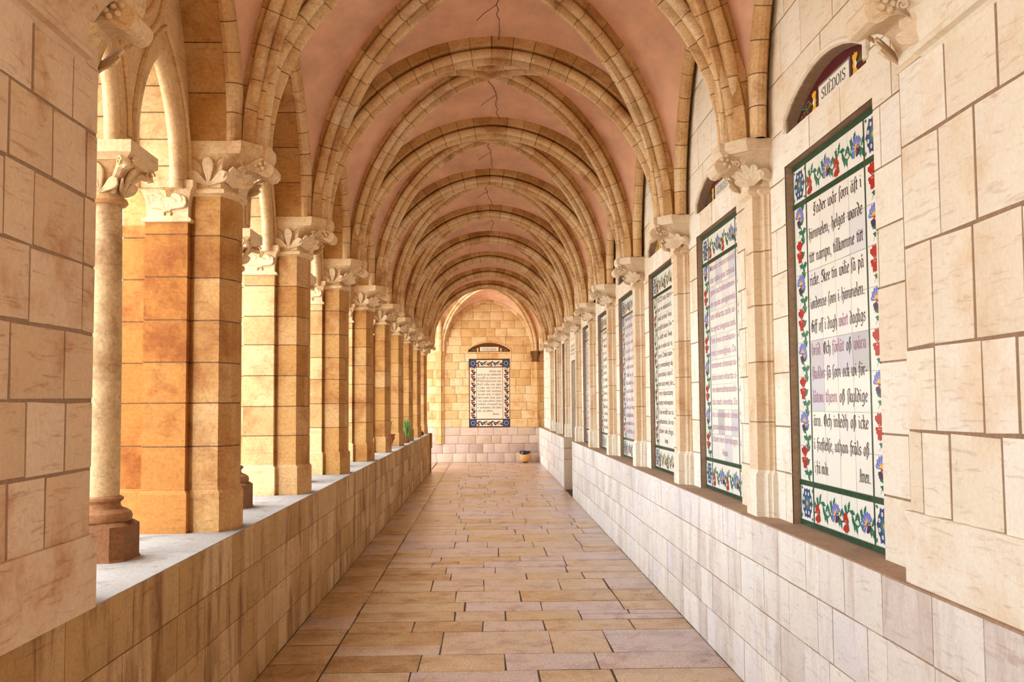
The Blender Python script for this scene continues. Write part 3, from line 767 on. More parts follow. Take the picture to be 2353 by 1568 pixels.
def left_pier(i):
    C = CLf(i)
    r = empty('compound_pier', (-1.62, C, HL), 'amber stone compound pier with leaf capitals on the parapet, %s from the camera' % ORD[i+1], 'pier', 'piers along the left parapet')
    front = [(-1.60, -.16), (-1.572, -.172), (-1.565, -.182), (-1.432, -.182), (-1.388, -.09), (-1.372, -.05)]
    plan = [(x, y) for x, y in front]+[(x, -y) for x, y in reversed(front)]
    back = [(-1.98, -.115), (-1.82, -.115), (-1.82, -.222), (-1.592, -.222), (-1.592, -.1)]
    bplan = back+[(x, -y) for x, y in reversed(back)]
    def tr(pl, g):
        cx = -1.6; return [(x+(g if x > cx else -g), C+y+(g if y > 0 else -g)) for x, y in pl]
    hh = rows_of(2.69-HL-.225, (.215, .24))
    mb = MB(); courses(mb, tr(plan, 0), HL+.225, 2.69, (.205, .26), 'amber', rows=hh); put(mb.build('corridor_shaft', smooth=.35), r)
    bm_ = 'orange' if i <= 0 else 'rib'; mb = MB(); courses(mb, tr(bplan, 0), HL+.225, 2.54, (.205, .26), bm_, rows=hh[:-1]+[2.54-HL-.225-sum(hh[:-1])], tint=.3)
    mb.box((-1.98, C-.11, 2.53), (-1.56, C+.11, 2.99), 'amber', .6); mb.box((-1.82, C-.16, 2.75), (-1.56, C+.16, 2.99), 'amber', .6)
    put(mb.build('respond_shaft', smooth=.35), r)
    mb = MB()
    for pl in (plan, bplan):
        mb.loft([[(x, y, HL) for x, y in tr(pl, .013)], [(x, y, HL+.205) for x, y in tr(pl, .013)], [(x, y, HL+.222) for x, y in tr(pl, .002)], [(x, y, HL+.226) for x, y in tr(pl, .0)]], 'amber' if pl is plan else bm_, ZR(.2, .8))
    put(mb.build('base', smooth=.5), r)
    for s in (-1, 1): respond_cap(r, C, s)
    capital(r, C, False, 'rib')
    return r
random.seed(11)
for i in range(-1, 9): left_pier(i)
# ------------------------------------------------------------------ right pilasters
def right_pier(i):
    C = CR(i)
    far = i == 8
    r = empty('wall_pilaster', (1.5, C, HR), 'pale stone pilaster with corbelled leaf capital on the right wall, %s from the camera' % ORD[i+1], 'pilaster', 'pilasters along the right wall')
    f = [(1.58, -.150), (1.545, -.148), (1.545, -.126), (1.538, -.122), (1.525, -.122), (1.522, -.092), (1.515, -.080), (1.474, -.078)]
    plan = f+[(x, -y) for x, y in reversed(f)]; plan = list(reversed(plan))
    tr = lambda g: [(x-(g if x < 1.56 else 0), C+y+(g if y > 0 else -g)) for x, y in plan]
    mb = MB(); courses(mb, tr(0), HR+.25, 2.69, (.24, .34), 'pil', 'rmortar'); put(mb.build('shaft', smooth=.35), r)
    mb = MB(); mb.loft([[(x, y, HR) for x, y in tr(.016)], [(x, y, HR+.225) for x, y in tr(.016)], [(x, y, HR+.245) for x, y in tr(.003)], [(x, y, HR+.252) for x, y in tr(0)]], 'cream', .7)
    put(mb.build('base', smooth=.5), r)
    capital(r, C, True, 'pil')
    return r
for i in range(-1, 9): right_pier(i)
# corner pilasters of the end wall
for tx, xa, xb, z0 in (('left', -1.36, -1.14, .5), ('right', 1.24, 1.43, .94)):
    r = empty('wall_pilaster', ((xa+xb)/2, YE-.06, z0), 'slender moulded pilaster on the golden end wall, at its %s corner' % tx, 'pilaster')
    m = (xa+xb)/2; cm = 'brownbase' if tx == 'right' else 'end'
    pl = [(xa, YE-.01), (xa, YE-.05), (m-.035, YE-.05), (m-.035, YE-.11), (m+.035, YE-.11), (m+.035, YE-.05), (xb-.02, YE-.05), (xb-.02, YE-.03), (xb, YE-.03), (xb, YE-.01)]
    mb = MB(); courses(mb, pl, z0, 2.72, (.21, .25), 'end'); put(mb.build('shaft', smooth=.35), r)
    mb = MB(); cx, cy = m, YE-.06
    sc = lambda g, z: [(m+(x-m)*(1+g), min(YE-.01, YE-.01+(y-YE+.01)*(1+g)), z) for x, y in pl]
    mb.loft([sc(.0, 2.70), sc(.18, 2.705), sc(.18, 2.73), sc(.0, 2.74), sc(.05, 2.82), sc(.35, 2.92), sc(.4, 2.93), sc(.4, 2.985)], cm, .3)
    put(mb.build('capital', smooth=.4), r)
# pier at the end of the left parapet, seen as slim shafts against the end wall
# ------------------------------------------------------------------ round columns of the arcade
def column(b, proto=None):
    yc = (CLf(b)+CLf(b+1))/2; x = -1.70
    lab = 'weathered round column with curled leaf capital and brown base, between the %s and %s piers' % (ORD[b+1], ORD[b+2])
    if proto: return copy_thing(proto, (0, P*(b+1), 0), lab)
    r = empty('round_column', (x, yc, HL), lab, 'column', 'round columns of the open arcade')
    mb = MB(); h = .135; c = .045
    oc = lambda q, z: [(x-q, yc-q+c, z), (x-q+c, yc-q, z), (x+q-c, yc-q, z), (x+q, yc-q+c, z), (x+q, yc+q-c, z), (x+q-c, yc+q, z), (x-q+c, yc+q, z), (x-q, yc+q-c, z)]
    mb.loft([oc(h+.006, HL), oc(h, HL+.012), oc(h, HL+.150), oc(h-.02, HL+.166)], 'brownbase', .4)
    mb.lathe((x, yc, HL), [(.11, .16), (.125, .168), (.130, .186), (.124, .204), (.104, .218), (.088, .222), (.080, .232), (.078, .245), (.084, .252), (.092, .258), (.092, .268), (.082, .274), (.07, .276)], 'brownbase', .7, 32)
    put(mb.build('base', smooth=.6), r)
    mb = MB(); mb.lathe((x, yc, HL), [(.073, .270), (.075, .30), (.074, .9), (.069, 1.30), (.067, 1.575)], 'column', .6, 40); put(mb.build('shaft', smooth=.9), r)
    mb = MB(); mb.lathe((x, yc, HL), [(.066, 1.565), (.082, 1.57), (.092, 1.583), (.086, 1.598), (.068, 1.604)], 'rib', .3, 32); put(mb.build('neck_ring', smooth=.6), r)
    mb = MB()
    rings = []
    for t in [0, .2, .4, .6, .8, .92]:
        z = HL+1.60+.165*t; g = t**2.2; ring = []
        for k in range(32):
            a = 2*pi*k/32; rc = .066; ca, sa = cos(a), sin(a)
            m_ = 1/max(abs(ca), abs(sa)); rs = min(m_, 1.28)*.145
            rr = rc+(rs-rc)*g; ring.append((x+rr*ca, yc+rr*sa, z))
        rings.append(ring)
    mb.loft(rings, 'rib', .6)
    mb.loft([[(x+sx*q, yc+sy*q, z) for sx, sy in ((-1, -1), (1, -1), (1, 1), (-1, 1))] for q, z in ((.14, HL+1.745), (.158, HL+1.765), (.168, HL+1.772), (.168, HL+1.825))], 'rib', .8)
    for k in range(4):
        a = k*pi/2; nrm = Vector((cos(a), sin(a), 0)); u = Vector((-sin(a), cos(a), 0))
        leaf(mb, Vector((x, yc, HL+1.615))+nrm*.068, u, (nrm*.35+Vector((0, 0, 1))), nrm, .11, .125, 'rib', .8, 3)
        a += pi/4; nrm = Vector((cos(a), sin(a), 0)); u = Vector((-sin(a), cos(a), 0)); base = Vector((x, yc, HL+1.615))+nrm*.068
        mb.tube([base, base+nrm*.02+Vector((0, 0, .06)), base+nrm*.075+Vector((0, 0, .115)), base+nrm*.125+Vector((0, 0, .115)), base+nrm*.135+Vector((0, 0, .092))], .024, 'rib', .8, 8, taper=[.5, .8, .9, .95, .6])
        volute(mb, base+nrm*.118+Vector((0, 0, .118))+u*.022, nrm, (0, 0, 1), u, .024, 'rib', 1); volute(mb, base+nrm*.118+Vector((0, 0, .118))-u*.022, nrm, (0, 0, 1), -u, .024, 'rib', 1)
    put(mb.build('leaf_capital', smooth=.7), r)
    return r
c0 = column(-1)
for b in range(0, 8): column(b, c0)
# ------------------------------------------------------------------ tiled prayer panels
for nm, c in dict(green=(14, 112, 84), dgreen=(22, 66, 44), red=(178, 34, 22), blue=(96, 112, 196), navy=(44, 74, 122), purple=(64, 38, 84), yellow=(236, 186, 48), white=(242, 238, 222), teal=(60, 120, 130), olive=(96, 118, 50), brown=(136, 66, 40), ochre=(206, 160, 84), black=(34, 30, 30), ink=(58, 46, 54), mauve=(158, 104, 136), fadedmauve=(188, 146, 172), maroon=(84, 18, 32), palegrey=(190, 190, 178), leafgreen=(74, 116, 52), sienna=(98, 52, 30), edgegreen=(96, 140, 118), inknavy=(34, 46, 64)).items():
    MT[nm] = flat('glaze_'+nm, c, .28, 0, .4)
MT['tile'] = plain_ramp('glazed_tile', [(186, 186, 184), (206, 206, 214), (232, 230, 222), (240, 237, 224), (236, 232, 220)], .3, .4)
MT['cdtile'] = plain_ramp('cream_tile', [(226, 200, 172), (238, 218, 192), (240, 222, 200)], .4, .3)
MT['gtile'] = flat('green_glaze_strip', (34, 78, 56), .25, .25, .5, 40)
def S_(txt): return [[tuple(map(float, p.split(','))) for p in s.split()] for s in txt.split(';')]
stem = lambda x: '%g,.93 %g,.8 %g,.2 %g,.07' % (x-.09, x+.03, x+.03, x+.16)
BL = {
 'i': (.38, stem(0)+';.0,1.32 .06,1.26'), 'j': (.38, '-.09,.93 .05,.8 .05,-.2 -.15,-.4;.0,1.32 .06,1.26'), 'l': (.36, '-.06,1.55 .03,1.43 .03,.2 .16,.07'),
 't': (.42, '.03,1.22 .03,.2 .16,.07;-.14,.95 .24,.95'), 'f': (.44, '.36,1.4 .2,1.5 .05,1.33 .05,-.2;-.12,.93 .3,.93'), 'ſ': (.42, '.36,1.4 .2,1.5 .05,1.33 .05,-.2;-.08,.9 .05,.95'),
 'r': (.52, stem(0)+';.03,.78 .2,.95 .36,.86'), 'n': (.82, stem(0)+';.05,.78 .3,.97 .45,.82 .45,.2 .58,.07'),
 'm': (1.22, stem(0)+';.05,.78 .3,.97 .45,.82 .45,.1;.47,.78 .72,.97 .87,.82 .87,.2 1,.07'), 'u': (.82, stem(0)+';.06,.16 .2,.04 .42,.24;'+stem(.42)),
 'w': (1.02, '-.06,.95 .03,.82 .03,.2 .2,.03 .42,.22;.34,.95 .42,.82 .42,.2 .58,.03 .8,.22 .8,.78 .62,.97'), 'v': (.7, '-.06,.95 .03,.82 .03,.2 .2,.03 .44,.22 .44,.78 .28,.97'),
 'o': (.7, '.22,.98 .03,.8 .03,.2 .2,.02 .43,.2 .43,.8 .22,.98'), 'a': (.8, '.42,.85 .2,.98 .03,.78 .03,.2 .18,.03 .42,.24;'+stem(.42)),
 'e': (.62, '.03,.46 .4,.66 .4,.84 .22,.98 .03,.8 .03,.2 .2,.03 .42,.2'), 'c': (.56, '.42,.84 .22,.98 .03,.8 .03,.2 .2,.03 .42,.2'),
 'd': (.74, '-.02,1.5 .3,1.22 .45,.85 .45,.2 .22,.02 .03,.2 .03,.75 .2,.92 .44,.78'), 'b': (.74, '-.04,1.5 .05,1.42 .05,.2 .22,.03 .46,.22 .46,.8 .26,.97 .06,.8'),
 'h': (.74, '-.04,1.5 .05,1.42 .05,.04;.06,.8 .28,.97 .46,.8 .46,.1 .3,-.3'), 'g': (.76, '.42,.85 .2,.98 .03,.8 .03,.25 .2,.06 .42,.25;.42,.98 .46,.85 .46,-.15 .25,-.42 0,-.3'),
 'k': (.64, '-.04,1.5 .05,1.42 .05,.05;.06,.75 .3,.95 .36,.8 .08,.6;.1,.58 .3,.42 .34,.1 .46,.02'), 'p': (.74, '0,1 .06,.85 .06,-.5;.06,.8 .28,.97 .46,.8 .46,.2 .26,.03 .06,.2'),
 's': (.6, '.4,.85 .22,.98 .04,.8 .06,.6 .38,.42 .4,.2 .2,.03 0,.15'), 'y': (.76, '-.06,.95 .03,.82 .03,.2 .2,.05 .42,.22;.42,.98 .46,.85 .46,0 .25,-.42'),
 'ß': (.7, '0,-.3 .05,0 .05,1.25 .2,1.48 .4,1.35 .25,1.02 .42,.8 .42,.2 .22,.02'), ',': (.3, '.06,.12 .1,-.05 0,-.25'), '.': (.34, '.03,.12 .1,.04'), '-': (.44, '.04,.5 .32,.52'),
 'F': (.8, '.6,1.5 .3,1.36 .06,1.5;.3,1.36 .32,.25 .1,-.12 -.1,.1;.3,.85 .55,.95;0,1.2 -.08,.75 .14,.45'), 'G': (.9, '.7,1.35 .4,1.5 .1,1.2 .05,.5 .25,.08 .6,.15 .68,.5 .62,.9 .3,.95;.32,1.4 .3,.4'),
 'S': (.82, '.62,1.35 .35,1.5 .1,1.25 .2,.95 .55,.75 .62,.35 .35,.03 0,.2;.35,1.4 .3,.95'), 'O': (.88, '.4,1.5 .08,1.2 .05,.4 .3,.02 .65,.3 .65,1.15 .4,1.5;.3,1.3 .3,.3'),
 'A': (.98, '-.05,.15 .1,.02 .25,.3 .2,1.1 .4,1.45 .62,1.2 .62,.2 .8,.05;.2,.75 .62,.75')}
BL['å'] = (BL['a'][0], BL['a'][1]+';.22,1.22 .3,1.3 .22,1.42 .14,1.32 .22,1.22'); BL['ä'] = (BL['a'][0], BL['a'][1]+';.05,1.3 .12,1.24;.34,1.3 .41,1.24'); BL['ö'] = (BL['o'][0], BL['o'][1]+';.03,1.3 .1,1.24;.34,1.3 .41,1.24')
ell = lambda cx, cy, rx, ry: ' '.join('%.3f,%.3f' % (cx+rx*cos(2*pi*k/14), cy+ry*sin(2*pi*k/14)) for k in range(15))
RC = {'S': (.6, '.5,.8 .45,.97 .27,1 .1,.9 .08,.7 .27,.53 .46,.38 .46,.12 .27,0 .1,.03 .05,.2'), 'U': (.72, '.1,1 .1,.2 .18,.03 .33,0 .48,.05 .54,.2 .54,1;0,1 .2,1;.44,1 .64,1'),
 'E': (.62, '.12,0 .12,1;.02,1 .5,1 .52,.85;.12,.52 .4,.52;.02,0 .52,0 .54,.18'), 'D': (.7, '.12,0 .12,1;.02,1 .3,1 .52,.85 .58,.5 .52,.15 .3,0 .02,0'), 'O': (.72, ell(.32, .5, .27, .5)),
 'I': (.34, '.12,0 .12,1;.02,1 .22,1;.02,0 .22,0'), 'C': (.66, '.56,.8 .45,.97 .3,1 .12,.85 .05,.5 .12,.15 .3,0 .45,.03 .57,.22'), 'T': (.64, '.28,0 .28,1;0,.85 .02,1 .54,1 .56,.85;.18,0 .38,0'),
 'H': (.74, '.12,0 .12,1;.54,0 .54,1;.12,.52 .54,.52;.02,1 .22,1;.02,0 .22,0;.44,1 .64,1;.44,0 .64,0'), 'Q': (.76, ell(.32, .5, .27, .5)+';.34,.1 .5,-.1 .66,-.2'),
 'G': (.72, '.56,.8 .45,.97 .3,1 .12,.85 .05,.5 .12,.15 .3,0 .45,.03 .56,.12 .56,.45;.42,.45 .66,.45'), 'R': (.72, '.12,0 .12,1;.02,1 .36,1 .52,.88 .52,.66 .36,.52 .12,.52;.34,.5 .6,0 .68,0;.02,0 .22,0'),
 'N': (.76, '.1,0 .1,1 .56,0 .56,1;0,1 .1,1;.46,1 .66,1;0,0 .2,0')}
RC['È'] = (RC['E'][0], RC['E'][1]+';.2,1.26 .32,1.1'); RC['É'] = (RC['E'][0], RC['E'][1]+';.3,1.26 .2,1.1')
def hull(pts):
    pts = sorted(set(pts)); 
    if len(pts) < 3: return pts
    def half(ps):
        o = []
        for p in ps:
            while len(o) > 1 and (o[-1][0]-o[-2][0])*(p[1]-o[-2][1])-(o[-1][1]-o[-2][1])*(p[0]-o[-2][0]) <= 0: o.pop()
            o.append(p)
        return o
    a = half(pts); b = half(pts[::-1]); return a[:-1]+b[:-1]
def nib_text(mb, M3, txt, x, y, h, sx, font, mat, nw=.2, nt=.05, ang=40):
    """pen-written letters; M3(s,t,e)->point"""
    ca, sa = cos(radians(ang)), sin(radians(ang)); cs = [(a*nw/2*ca-b*nt/2*sa, a*nw/2*sa+b*nt/2*ca) for a, b in ((-1, -1), (1, -1), (1, 1), (-1, 1))]
    for ch in txt:
        if ch == ' ': x += .5*h*sx; continue
        adv, g = font.get(ch, (.5, None))
        if g:
            for st in S_(g):
                for p, q in zip(st, st[1:]):
                    pts = hull([(r[0]+c[0], r[1]+c[1]) for r in (p, q) for c in cs])
                    Art.n = (Art.n+1) % 60; mb.face([M3(x+a*h*sx, y+b*h, .0009+Art.n*3e-6) for a, b in pts], mat)
        x += adv*h*sx
    return x
def nib_width(txt, font): return sum((.5 if c == ' ' else font.get(c, (.5, 0))[0]) for c in txt)
FT = None
_fc = {}
def glyphs(txt):
    if txt not in _fc:
        cu = bpy.data.curves.new('t', 'FONT'); cu.body = txt; cu.size = 1; cu.resolution_u = 2; cu.fill_mode = 'FRONT'; cu.offset = .006
        o = bpy.data.objects.new('t', cu); COL.objects.link(o); dg = bpy.context.evaluated_depsgraph_get(); me = bpy.data.meshes.new_from_object(o.evaluated_get(dg))
        vs = [tuple(v.co) for v in me.vertices]; fs = [tuple(p.vertices) for p in me.polygons]
        bpy.data.objects.remove(o); bpy.data.curves.remove(cu); bpy.data.meshes.remove(me); _fc[txt] = (vs, fs)
    return _fc[txt]
def font_line(mb, M3, words, x, y, h, width, mat):
    """roman words from the built-in font, spread over the width with one common squeeze"""
    G = [glyphs(q) for q in words]; ws = [max(v[0] for v in g[0])-min(v[0] for v in g[0]) for g in G]
    gap = .34; k = width/(sum(ws)+gap*(len(ws)-1))
    for (vs, fs), w in zip(G, ws):
        x0 = min(v[0] for v in vs); mb.faces([M3(x+(v[0]-x0)*k, y+v[1]*h, .0009) for v in vs], fs, mat); x += (w+gap)*k
# --- painted ornament, in tile units
class Art:
    n = 0
    def __init__(s, mb, M3, ox, oy, a, b, mir=1, lw=1.35, ll=1.08): s.lw, s.ll = lw, ll; s.mb, s.M, s.ox, s.oy, s.a, s.b, s.mir = mb, M3, ox, oy, a, b, mir
    def poly(s, pts, mat, e=.0006):
        if s.mir < 0: pts = [(1-x, y) for x, y in pts][::-1]
        if parea(pts) < 0: pts = pts[::-1]
        Art.n = (Art.n+1) % 60; e = e+Art.n*2.5e-6
        s.mb.face([s.M(s.ox+x*s.a, s.oy+y*s.b, e) for x, y in pts], mat)
    def line(s, pts, w, mat, e=.0006, taper=True):
        n = len(pts); L, R = [], []
        for i, p in enumerate(pts):
            q, r = pts[max(0, i-1)], pts[min(n-1, i+1)]; dx, dy = r[0]-q[0], r[1]-q[1]; l = math.hypot(dx, dy) or 1
            k = w/2*((1-.75*i/(n-1)) if taper else 1); L.append((p[0]-dy/l*k, p[1]+dx/l*k)); R.append((p[0]+dy/l*k, p[1]-dx/l*k))
        for i in range(n-1): s.poly([L[i], L[i+1], R[i+1], R[i]], mat, e)
    def leaf(s, x, y, ang, ln, w, mat, e=.0009):
        ca, sa = cos(ang), sin(ang); o = []
        w *= s.lw; ln *= s.ll
        prof = [(0, .05), (.2, .6), (.26, .38), (.45, 1), (.5, .6), (.7, .72), (.76, .38), (1, 0)]
        for t, q in prof: o.append((t*ln, q*w/2))
        for t, q in reversed(prof[:-1]): o.append((t*ln, -q*w/2))
        s.poly([(x+a*ca-b*sa, y+a*sa+b*ca) for a, b in o], mat, e)
    def fan(s, x, y, ang, r, spread, mat, teeth=5, e=.0012, sq=1, inner=.0):
        o = []
        n = teeth*2
        for k in range(n+1):
            t = ang-spread/2+spread*k/n; q = r*(1 if k % 2 else .84); o.append((x+q*cos(t), y+q*sin(t)*sq))
        s.poly([(x, y)]+o if inner == 0 else o+[(x, y)], mat, e)
    def disc(s, x, y, r, mat, e=.0015, n=7): s.poly([(x+r*cos(2*pi*k/n), y+r*sin(2*pi*k/n)) for k in range(n)], mat, e)
def carnation(A, x, y, r, ang, red='red'):
    A.fan(x, y, ang, r, 1.9, red, 4); A.fan(x, y, ang+2.2, r*.72, 1.3, red, 3, .0011); A.fan(x, y, ang-2.2, r*.72, 1.3, red, 3, .0011); A.fan(x, y, ang+pi, r*.95, 1.0, red, 3, .0012)
    for k in range(5): t = ang+k*2*pi/5; A.disc(x+.17*r*cos(t), y+.17*r*sin(t), .05*r, 'white')
def pansy(A, x, y, r, ang, blue='blue'):
    A.fan(x, y, ang, r, 3.6, blue, 8, .0012); 
    for k in range(7): t = ang-1.5+3*k/6; A.line([(x+.35*r*cos(t), y+.35*r*sin(t)), (x+.93*r*cos(t), y+.93*r*sin(t))], .035*r*1.5, 'white', .0014)
    A.fan(x, y, ang+.2, r*.42, 2.4, 'yellow', 4, .0016); A.fan(x-.08*r*cos(ang), y-.08*r*sin(ang), ang+pi, r*.62, 2.2, 'purple', 3, .0017); A.fan(x-.1*r*cos(ang), y, ang+pi+.9, r*.55, .5, 'yellow', 2, .0015)
    A.disc(x, y, .13*r, 'red', .0018)
def border_tile_v(A, kind, st):    # one tile of the upright borders
    g = st['leaf']; 
    A.line([(.78, 0), (.72, .16), (.55, .34), (.42, .5), (.42, .64), (.55, .8), (.74, .92), (.78, 1.0)], .045, g, .0006, False)
    A.line([(.60, .30), (.45, .22), (.34, .08)], .04, g); A.line([(.46, .48), (.66, .50), (.82, .62)], .04, g)
    A.leaf(.52, .36, 2.5, .34, .16, g); A.leaf(.66, .2, .25, .30, .16, g); A.leaf(.62, .24, -1.0, .28, .13, g); A.leaf(.5, .44, .55, .34, .15, g); A.leaf(.70, .18, 2.9, .36, .13, g); A.leaf(.74, .93, 2.6, .24, .12, g); A.leaf(.66, .86, .6, .22, .12, g)
    if kind == 0: carnation(A, .40, .66, .36, 1.6, st['f1'])
    else: pansy(A, .44, .66, .35, 1.3, st['f2'])
def border_tile_h(A, kind, st):
    g = st['leaf']
    A.line([(0, .28), (.16, .36), (.34, .55), (.5, .64), (.66, .56), (.84, .36), (1.0, .28)], .045, g, .0006, False)
    for x, y, a, l in ((.14, .36, 1.9, .28), (.26, .46, 1.5, .32), (.4, .6, 1.1, .3), (.56, .64, -.2, .3), (.66, .56, -1.2, .3), (.8, .42, -1.5, .28), (.9, .34, -1.2, .24), (.2, .38, -.6, .3), (.36, .56, 2.4, .26), (.86, .4, .9, .3)): A.leaf(x, y, a, l, .12, g)
    if kind == 0: carnation(A, .26, .30, .29, -1.5, st['f1'])
    else: pansy(A, .60, .42, .33, 2.2, st['f2'])
def corner_tile(A, st):
    o = []
    for k in range(24): t = 2*pi*k/24; r = (.5, .40, .44, .40)[k % 4] if k % 2 == 0 else .41; o.append((.5+r*cos(t)*.9, .5+r*sin(t)*.98))
    A.poly(o, st['med'], .0006); A.disc(.5, .5, .2, st['med2'], .0008, 12); A.disc(.5, .5, .08, st['dot'], .001)
    for k in range(8):
        t = 2*pi*k/8+.39; cx, cy = .5+.29*cos(t), .5+.29*sin(t)
        for j in range(5): u = 2*pi*j/5; A.disc(cx+.036*cos(u), cy+.036*sin(u), .027, 'white', .001, 5)
    for a, b in ((.04, .06), (.04, .94), (.96, .06), (.96, .94)): A.leaf(a, b, atan2(.5-b, .5-a)+.5, .13, .08, st['leaf'])
STY = dict(flor=dict(leaf='green', f1='red', f2='blue', med='navy', med2='teal', dot='ochre', strip='gtile', edge='edgegreen', base='tile', ink='ink'),
           pol=dict(leaf='leafgreen', f1='brown', f2='palegrey', med='navy', med2='palegrey', dot='olive', strip='dgreen', edge='dgreen', base='tile', ink='ink'),
           end=dict(leaf='inknavy', f1='brown', f2='ochre', med='navy', med2='black', dot='teal', strip='sienna', edge='sienna', base='cdtile', ink='black', lw=2.3))
def prayer_panel(name, M3, w, h, lines, style, mode, label, root_loc, tones=None, ncol=4, nrow=8, simple=False):
    """tile panel: w x h metres; M3(s,t,e) maps panel coordinates (origin lower left) to the wall"""
    st = STY[style]; r = empty('tile_prayer_panel', root_loc, label, 'tile panel')
    sv, sh = .010*w, .024*w
    tw = (w-4*sv)/(ncol+2); th = (h-4*sh)/(nrow+2)
    xs0 = sv; xi = sv+tw+sv; xe = xi+ncol*tw; ys0 = sh; yi = sh+th+sh; ye = yi+nrow*th
    g = .0012
    mb = MB(); rect = lambda a, b, c, d, mat, t=.5, e=0.: mb.face([M3(a, b, e), M3(c, b, e), M3(c, d, e), M3(a, d, e)], mat, t)
    rect(0, 0, w, h, 'palegrey', .5, -.004)
    for rr in range(nrow):
        for c in range(ncol):
            k = tones.get((nrow-1-rr, c), ZR(.55, 1)) if tones else ZR(.45, 1)
            rect(xi+c*tw+g, yi+rr*th+g, xi+(c+1)*tw-g, yi+(rr+1)*th-g, st['base'], k)
    tt_o = put(mb.build('text_tiles', smooth=0), r)
    mb = MB()
    for rr in range(nrow):
        for x0, mir in ((xs0, 1), (w-sv-tw, -1)):
            y = yi+rr*th; rect(x0+g, y+g, x0+tw-g, y+th-g, st['base'], ZR(.6, 1)); border_tile_v(Art(mb, M3, x0, y, tw, th, 1, st.get('lw', 1.35)), (rr+(0 if mir > 0 else 1)) % 2 if style != 'end' else rr % 2, st)
    for c in range(ncol):
        for y in (ys0, h-sh-th):
            x = xi+c*tw; rect(x+g, y+g, x+tw-g, y+th-g, st['base'], ZR(.6, 1)); border_tile_h(Art(mb, M3, x, y, tw, th, 1, st.get('lw', 1.35)), c % 2, st)
    for x in (xs0, w-sv-tw):
        for y in (ys0, h-sh-th):
            rect(x+g, y+g, x+tw-g, y+th-g, st['base'], .7); (rect(x+g, y+g, x+tw-g, y+th-g, 'navy', .5, .0003) if style == 'end' else None); corner_tile(Art(mb, M3, x, y, tw, th), st)
    put(mb.build('painted_border', smooth=0), r)
    mb = MB()
    for a, b, c, d in ((0, 0, sv, h), (w-sv, 0, w, h), (sv+tw, 0, xi, h), (xe, 0, xe+sv, h)): rect(a+g/2, b, c-g/2, d, st['strip'] if 0 < a < w-sv*1.5 else st['edge'], .5, .0022)
    for a, b, c, d in ((0, 0, w, sh), (0, h-sh, w, h), (0, sh+th, w, yi), (0, ye, w, ye+sh)): rect(a, b+g/2, c, d-g/2, st['strip'], .5, .0024)
    if not simple:
        for yy in (ye+sh*.2, sh+th+sh*.2, sh*.2):
            for k in range(int(ncol*tw/.013)): rect(xi+k*.013, yy, xi+k*.013+.004, yy+sh*.6, 'dgreen', .5, .003)
    put(mb.build('green_strips' if style != 'end' else 'dark_strips', smooth=0), r)
    mb = MB(); n = len(lines); lh = nrow*th/(n+.1) if mode != 'end' else nrow*th/(n+1.6)
    for k, ln in enumerate(lines):
        if not ln: continue
        y = ye-lh*(k+(.70 if mode != 'end' else 1.45)); mg = .035*ncol*tw; x = xi+mg; W_ = ncol*tw-2*mg
        if mode == 'black':
            words = ln.split(' '); hh = lh*.35; W0 = sum(nib_width(q.lstrip('~'), BL) for q in words); first = k == 0; last = 'Amen' in ln
            if first: x += .11*W_; W_ *= .89
            sx = min(1.3, (W_*.95)/(hh*(W0+.35*(len(words)-1)))) ; gap = (W_-W0*hh*sx)/max(1, len(words)-1)
            if last: sx = .72
            for j, q in enumerate(words):
                m = 'mauve' if q[0] == '~' else 'ink'; q = q.lstrip('~')
                if last and j == len(words)-1: x = xi+mg+W_-nib_width(q, BL)*hh*sx
                x = nib_text(mb, M3, q, x, y, hh, sx, BL, m, .165, .05)
                x += gap if not last else .5*hh*sx
        elif mode in ('roman', 'mauve', 'end'):
            words = ln.split(' '); al = ln[0]; hh = lh*(.86 if mode != 'end' else .92)
            if al == '>': words = ln[1:].split(' ')
            inner = W_
            if al == '>': inner = W_*(.5 if len(words) > 1 else .3); x = xi+mg+W_-inner-(.08*W_ if len(words) == 1 else 0)
            if al == '^': words = [ln[1:]]; inner = W_*.24; x = xi+mg+W_*.38
            if al == '<': words = ln[1:].split(' '); inner = W_*.66
            font_line(mb, M3, words, x, y, hh*(.92 if mode != 'end' else 1.02), inner, 'fadedmauve' if mode == 'mauve' else st['ink'])
    if mb.f or not lines: sub(mb.build('lettering', smooth=0), tt_o)
    return r
T1 = ['Fader wår ſom äſt i', 'himmelen, helgat warde', 'titt nampn, tillkomme titt', 'ricke. Skee tin wilie ſå på', 'iordenne ſom i himmelen.', 'Giff oſſ i dagh ~wårt dagligs',
      '~bröd. Och ~förlåt oß ~wåra', '~ſkulder ſå ſom ock wi för-', '~låton ~them oß ſkyldige', 'äro. Och inledh oß icke', 'i freſtelſe, uthan fräls oß', 'i frå ondo. Amen.']
T2 = ['Mamao civeno romeli', 'char natha sena. tzminda', 'ganvi sachelisenimovi-', 'din sepuba seniigavineba', 'seni vithartza zatha sci-', 'na egretz kveganisa zeda.',
      'Puri civeni arsobisamo-', 'mez civendghes. Da', 'momiteven civennana na-', 'debni civeni vithartza ci-', 'ven miuvetebthananadeb-', 'tha math civentha. Da', 'nu semiquaneb civen',
      'gansacdelsa aramed mi-', 'chsen civen borotisagan.', '^Amin.']
T3 = ['OJCZE nasz, któryś', 'jest w niebiesiech,', 'święć się Imię Twoje,', 'przyjdź Królestwo Two-', 'je, bądź wola Twoja', 'jako w niebie tak i na', 'ziemi. Chleba nasze-', 'go powszedniego daj', 'nam dzisiaj i odpuść', 'nam nasze winy, jako', 'i my odpuszczamy', 'naszym winowajcom.', 'I nie wódź nas na', 'pokuszenie, ale nas', 'zbaw ode złego.', '^Amen.']
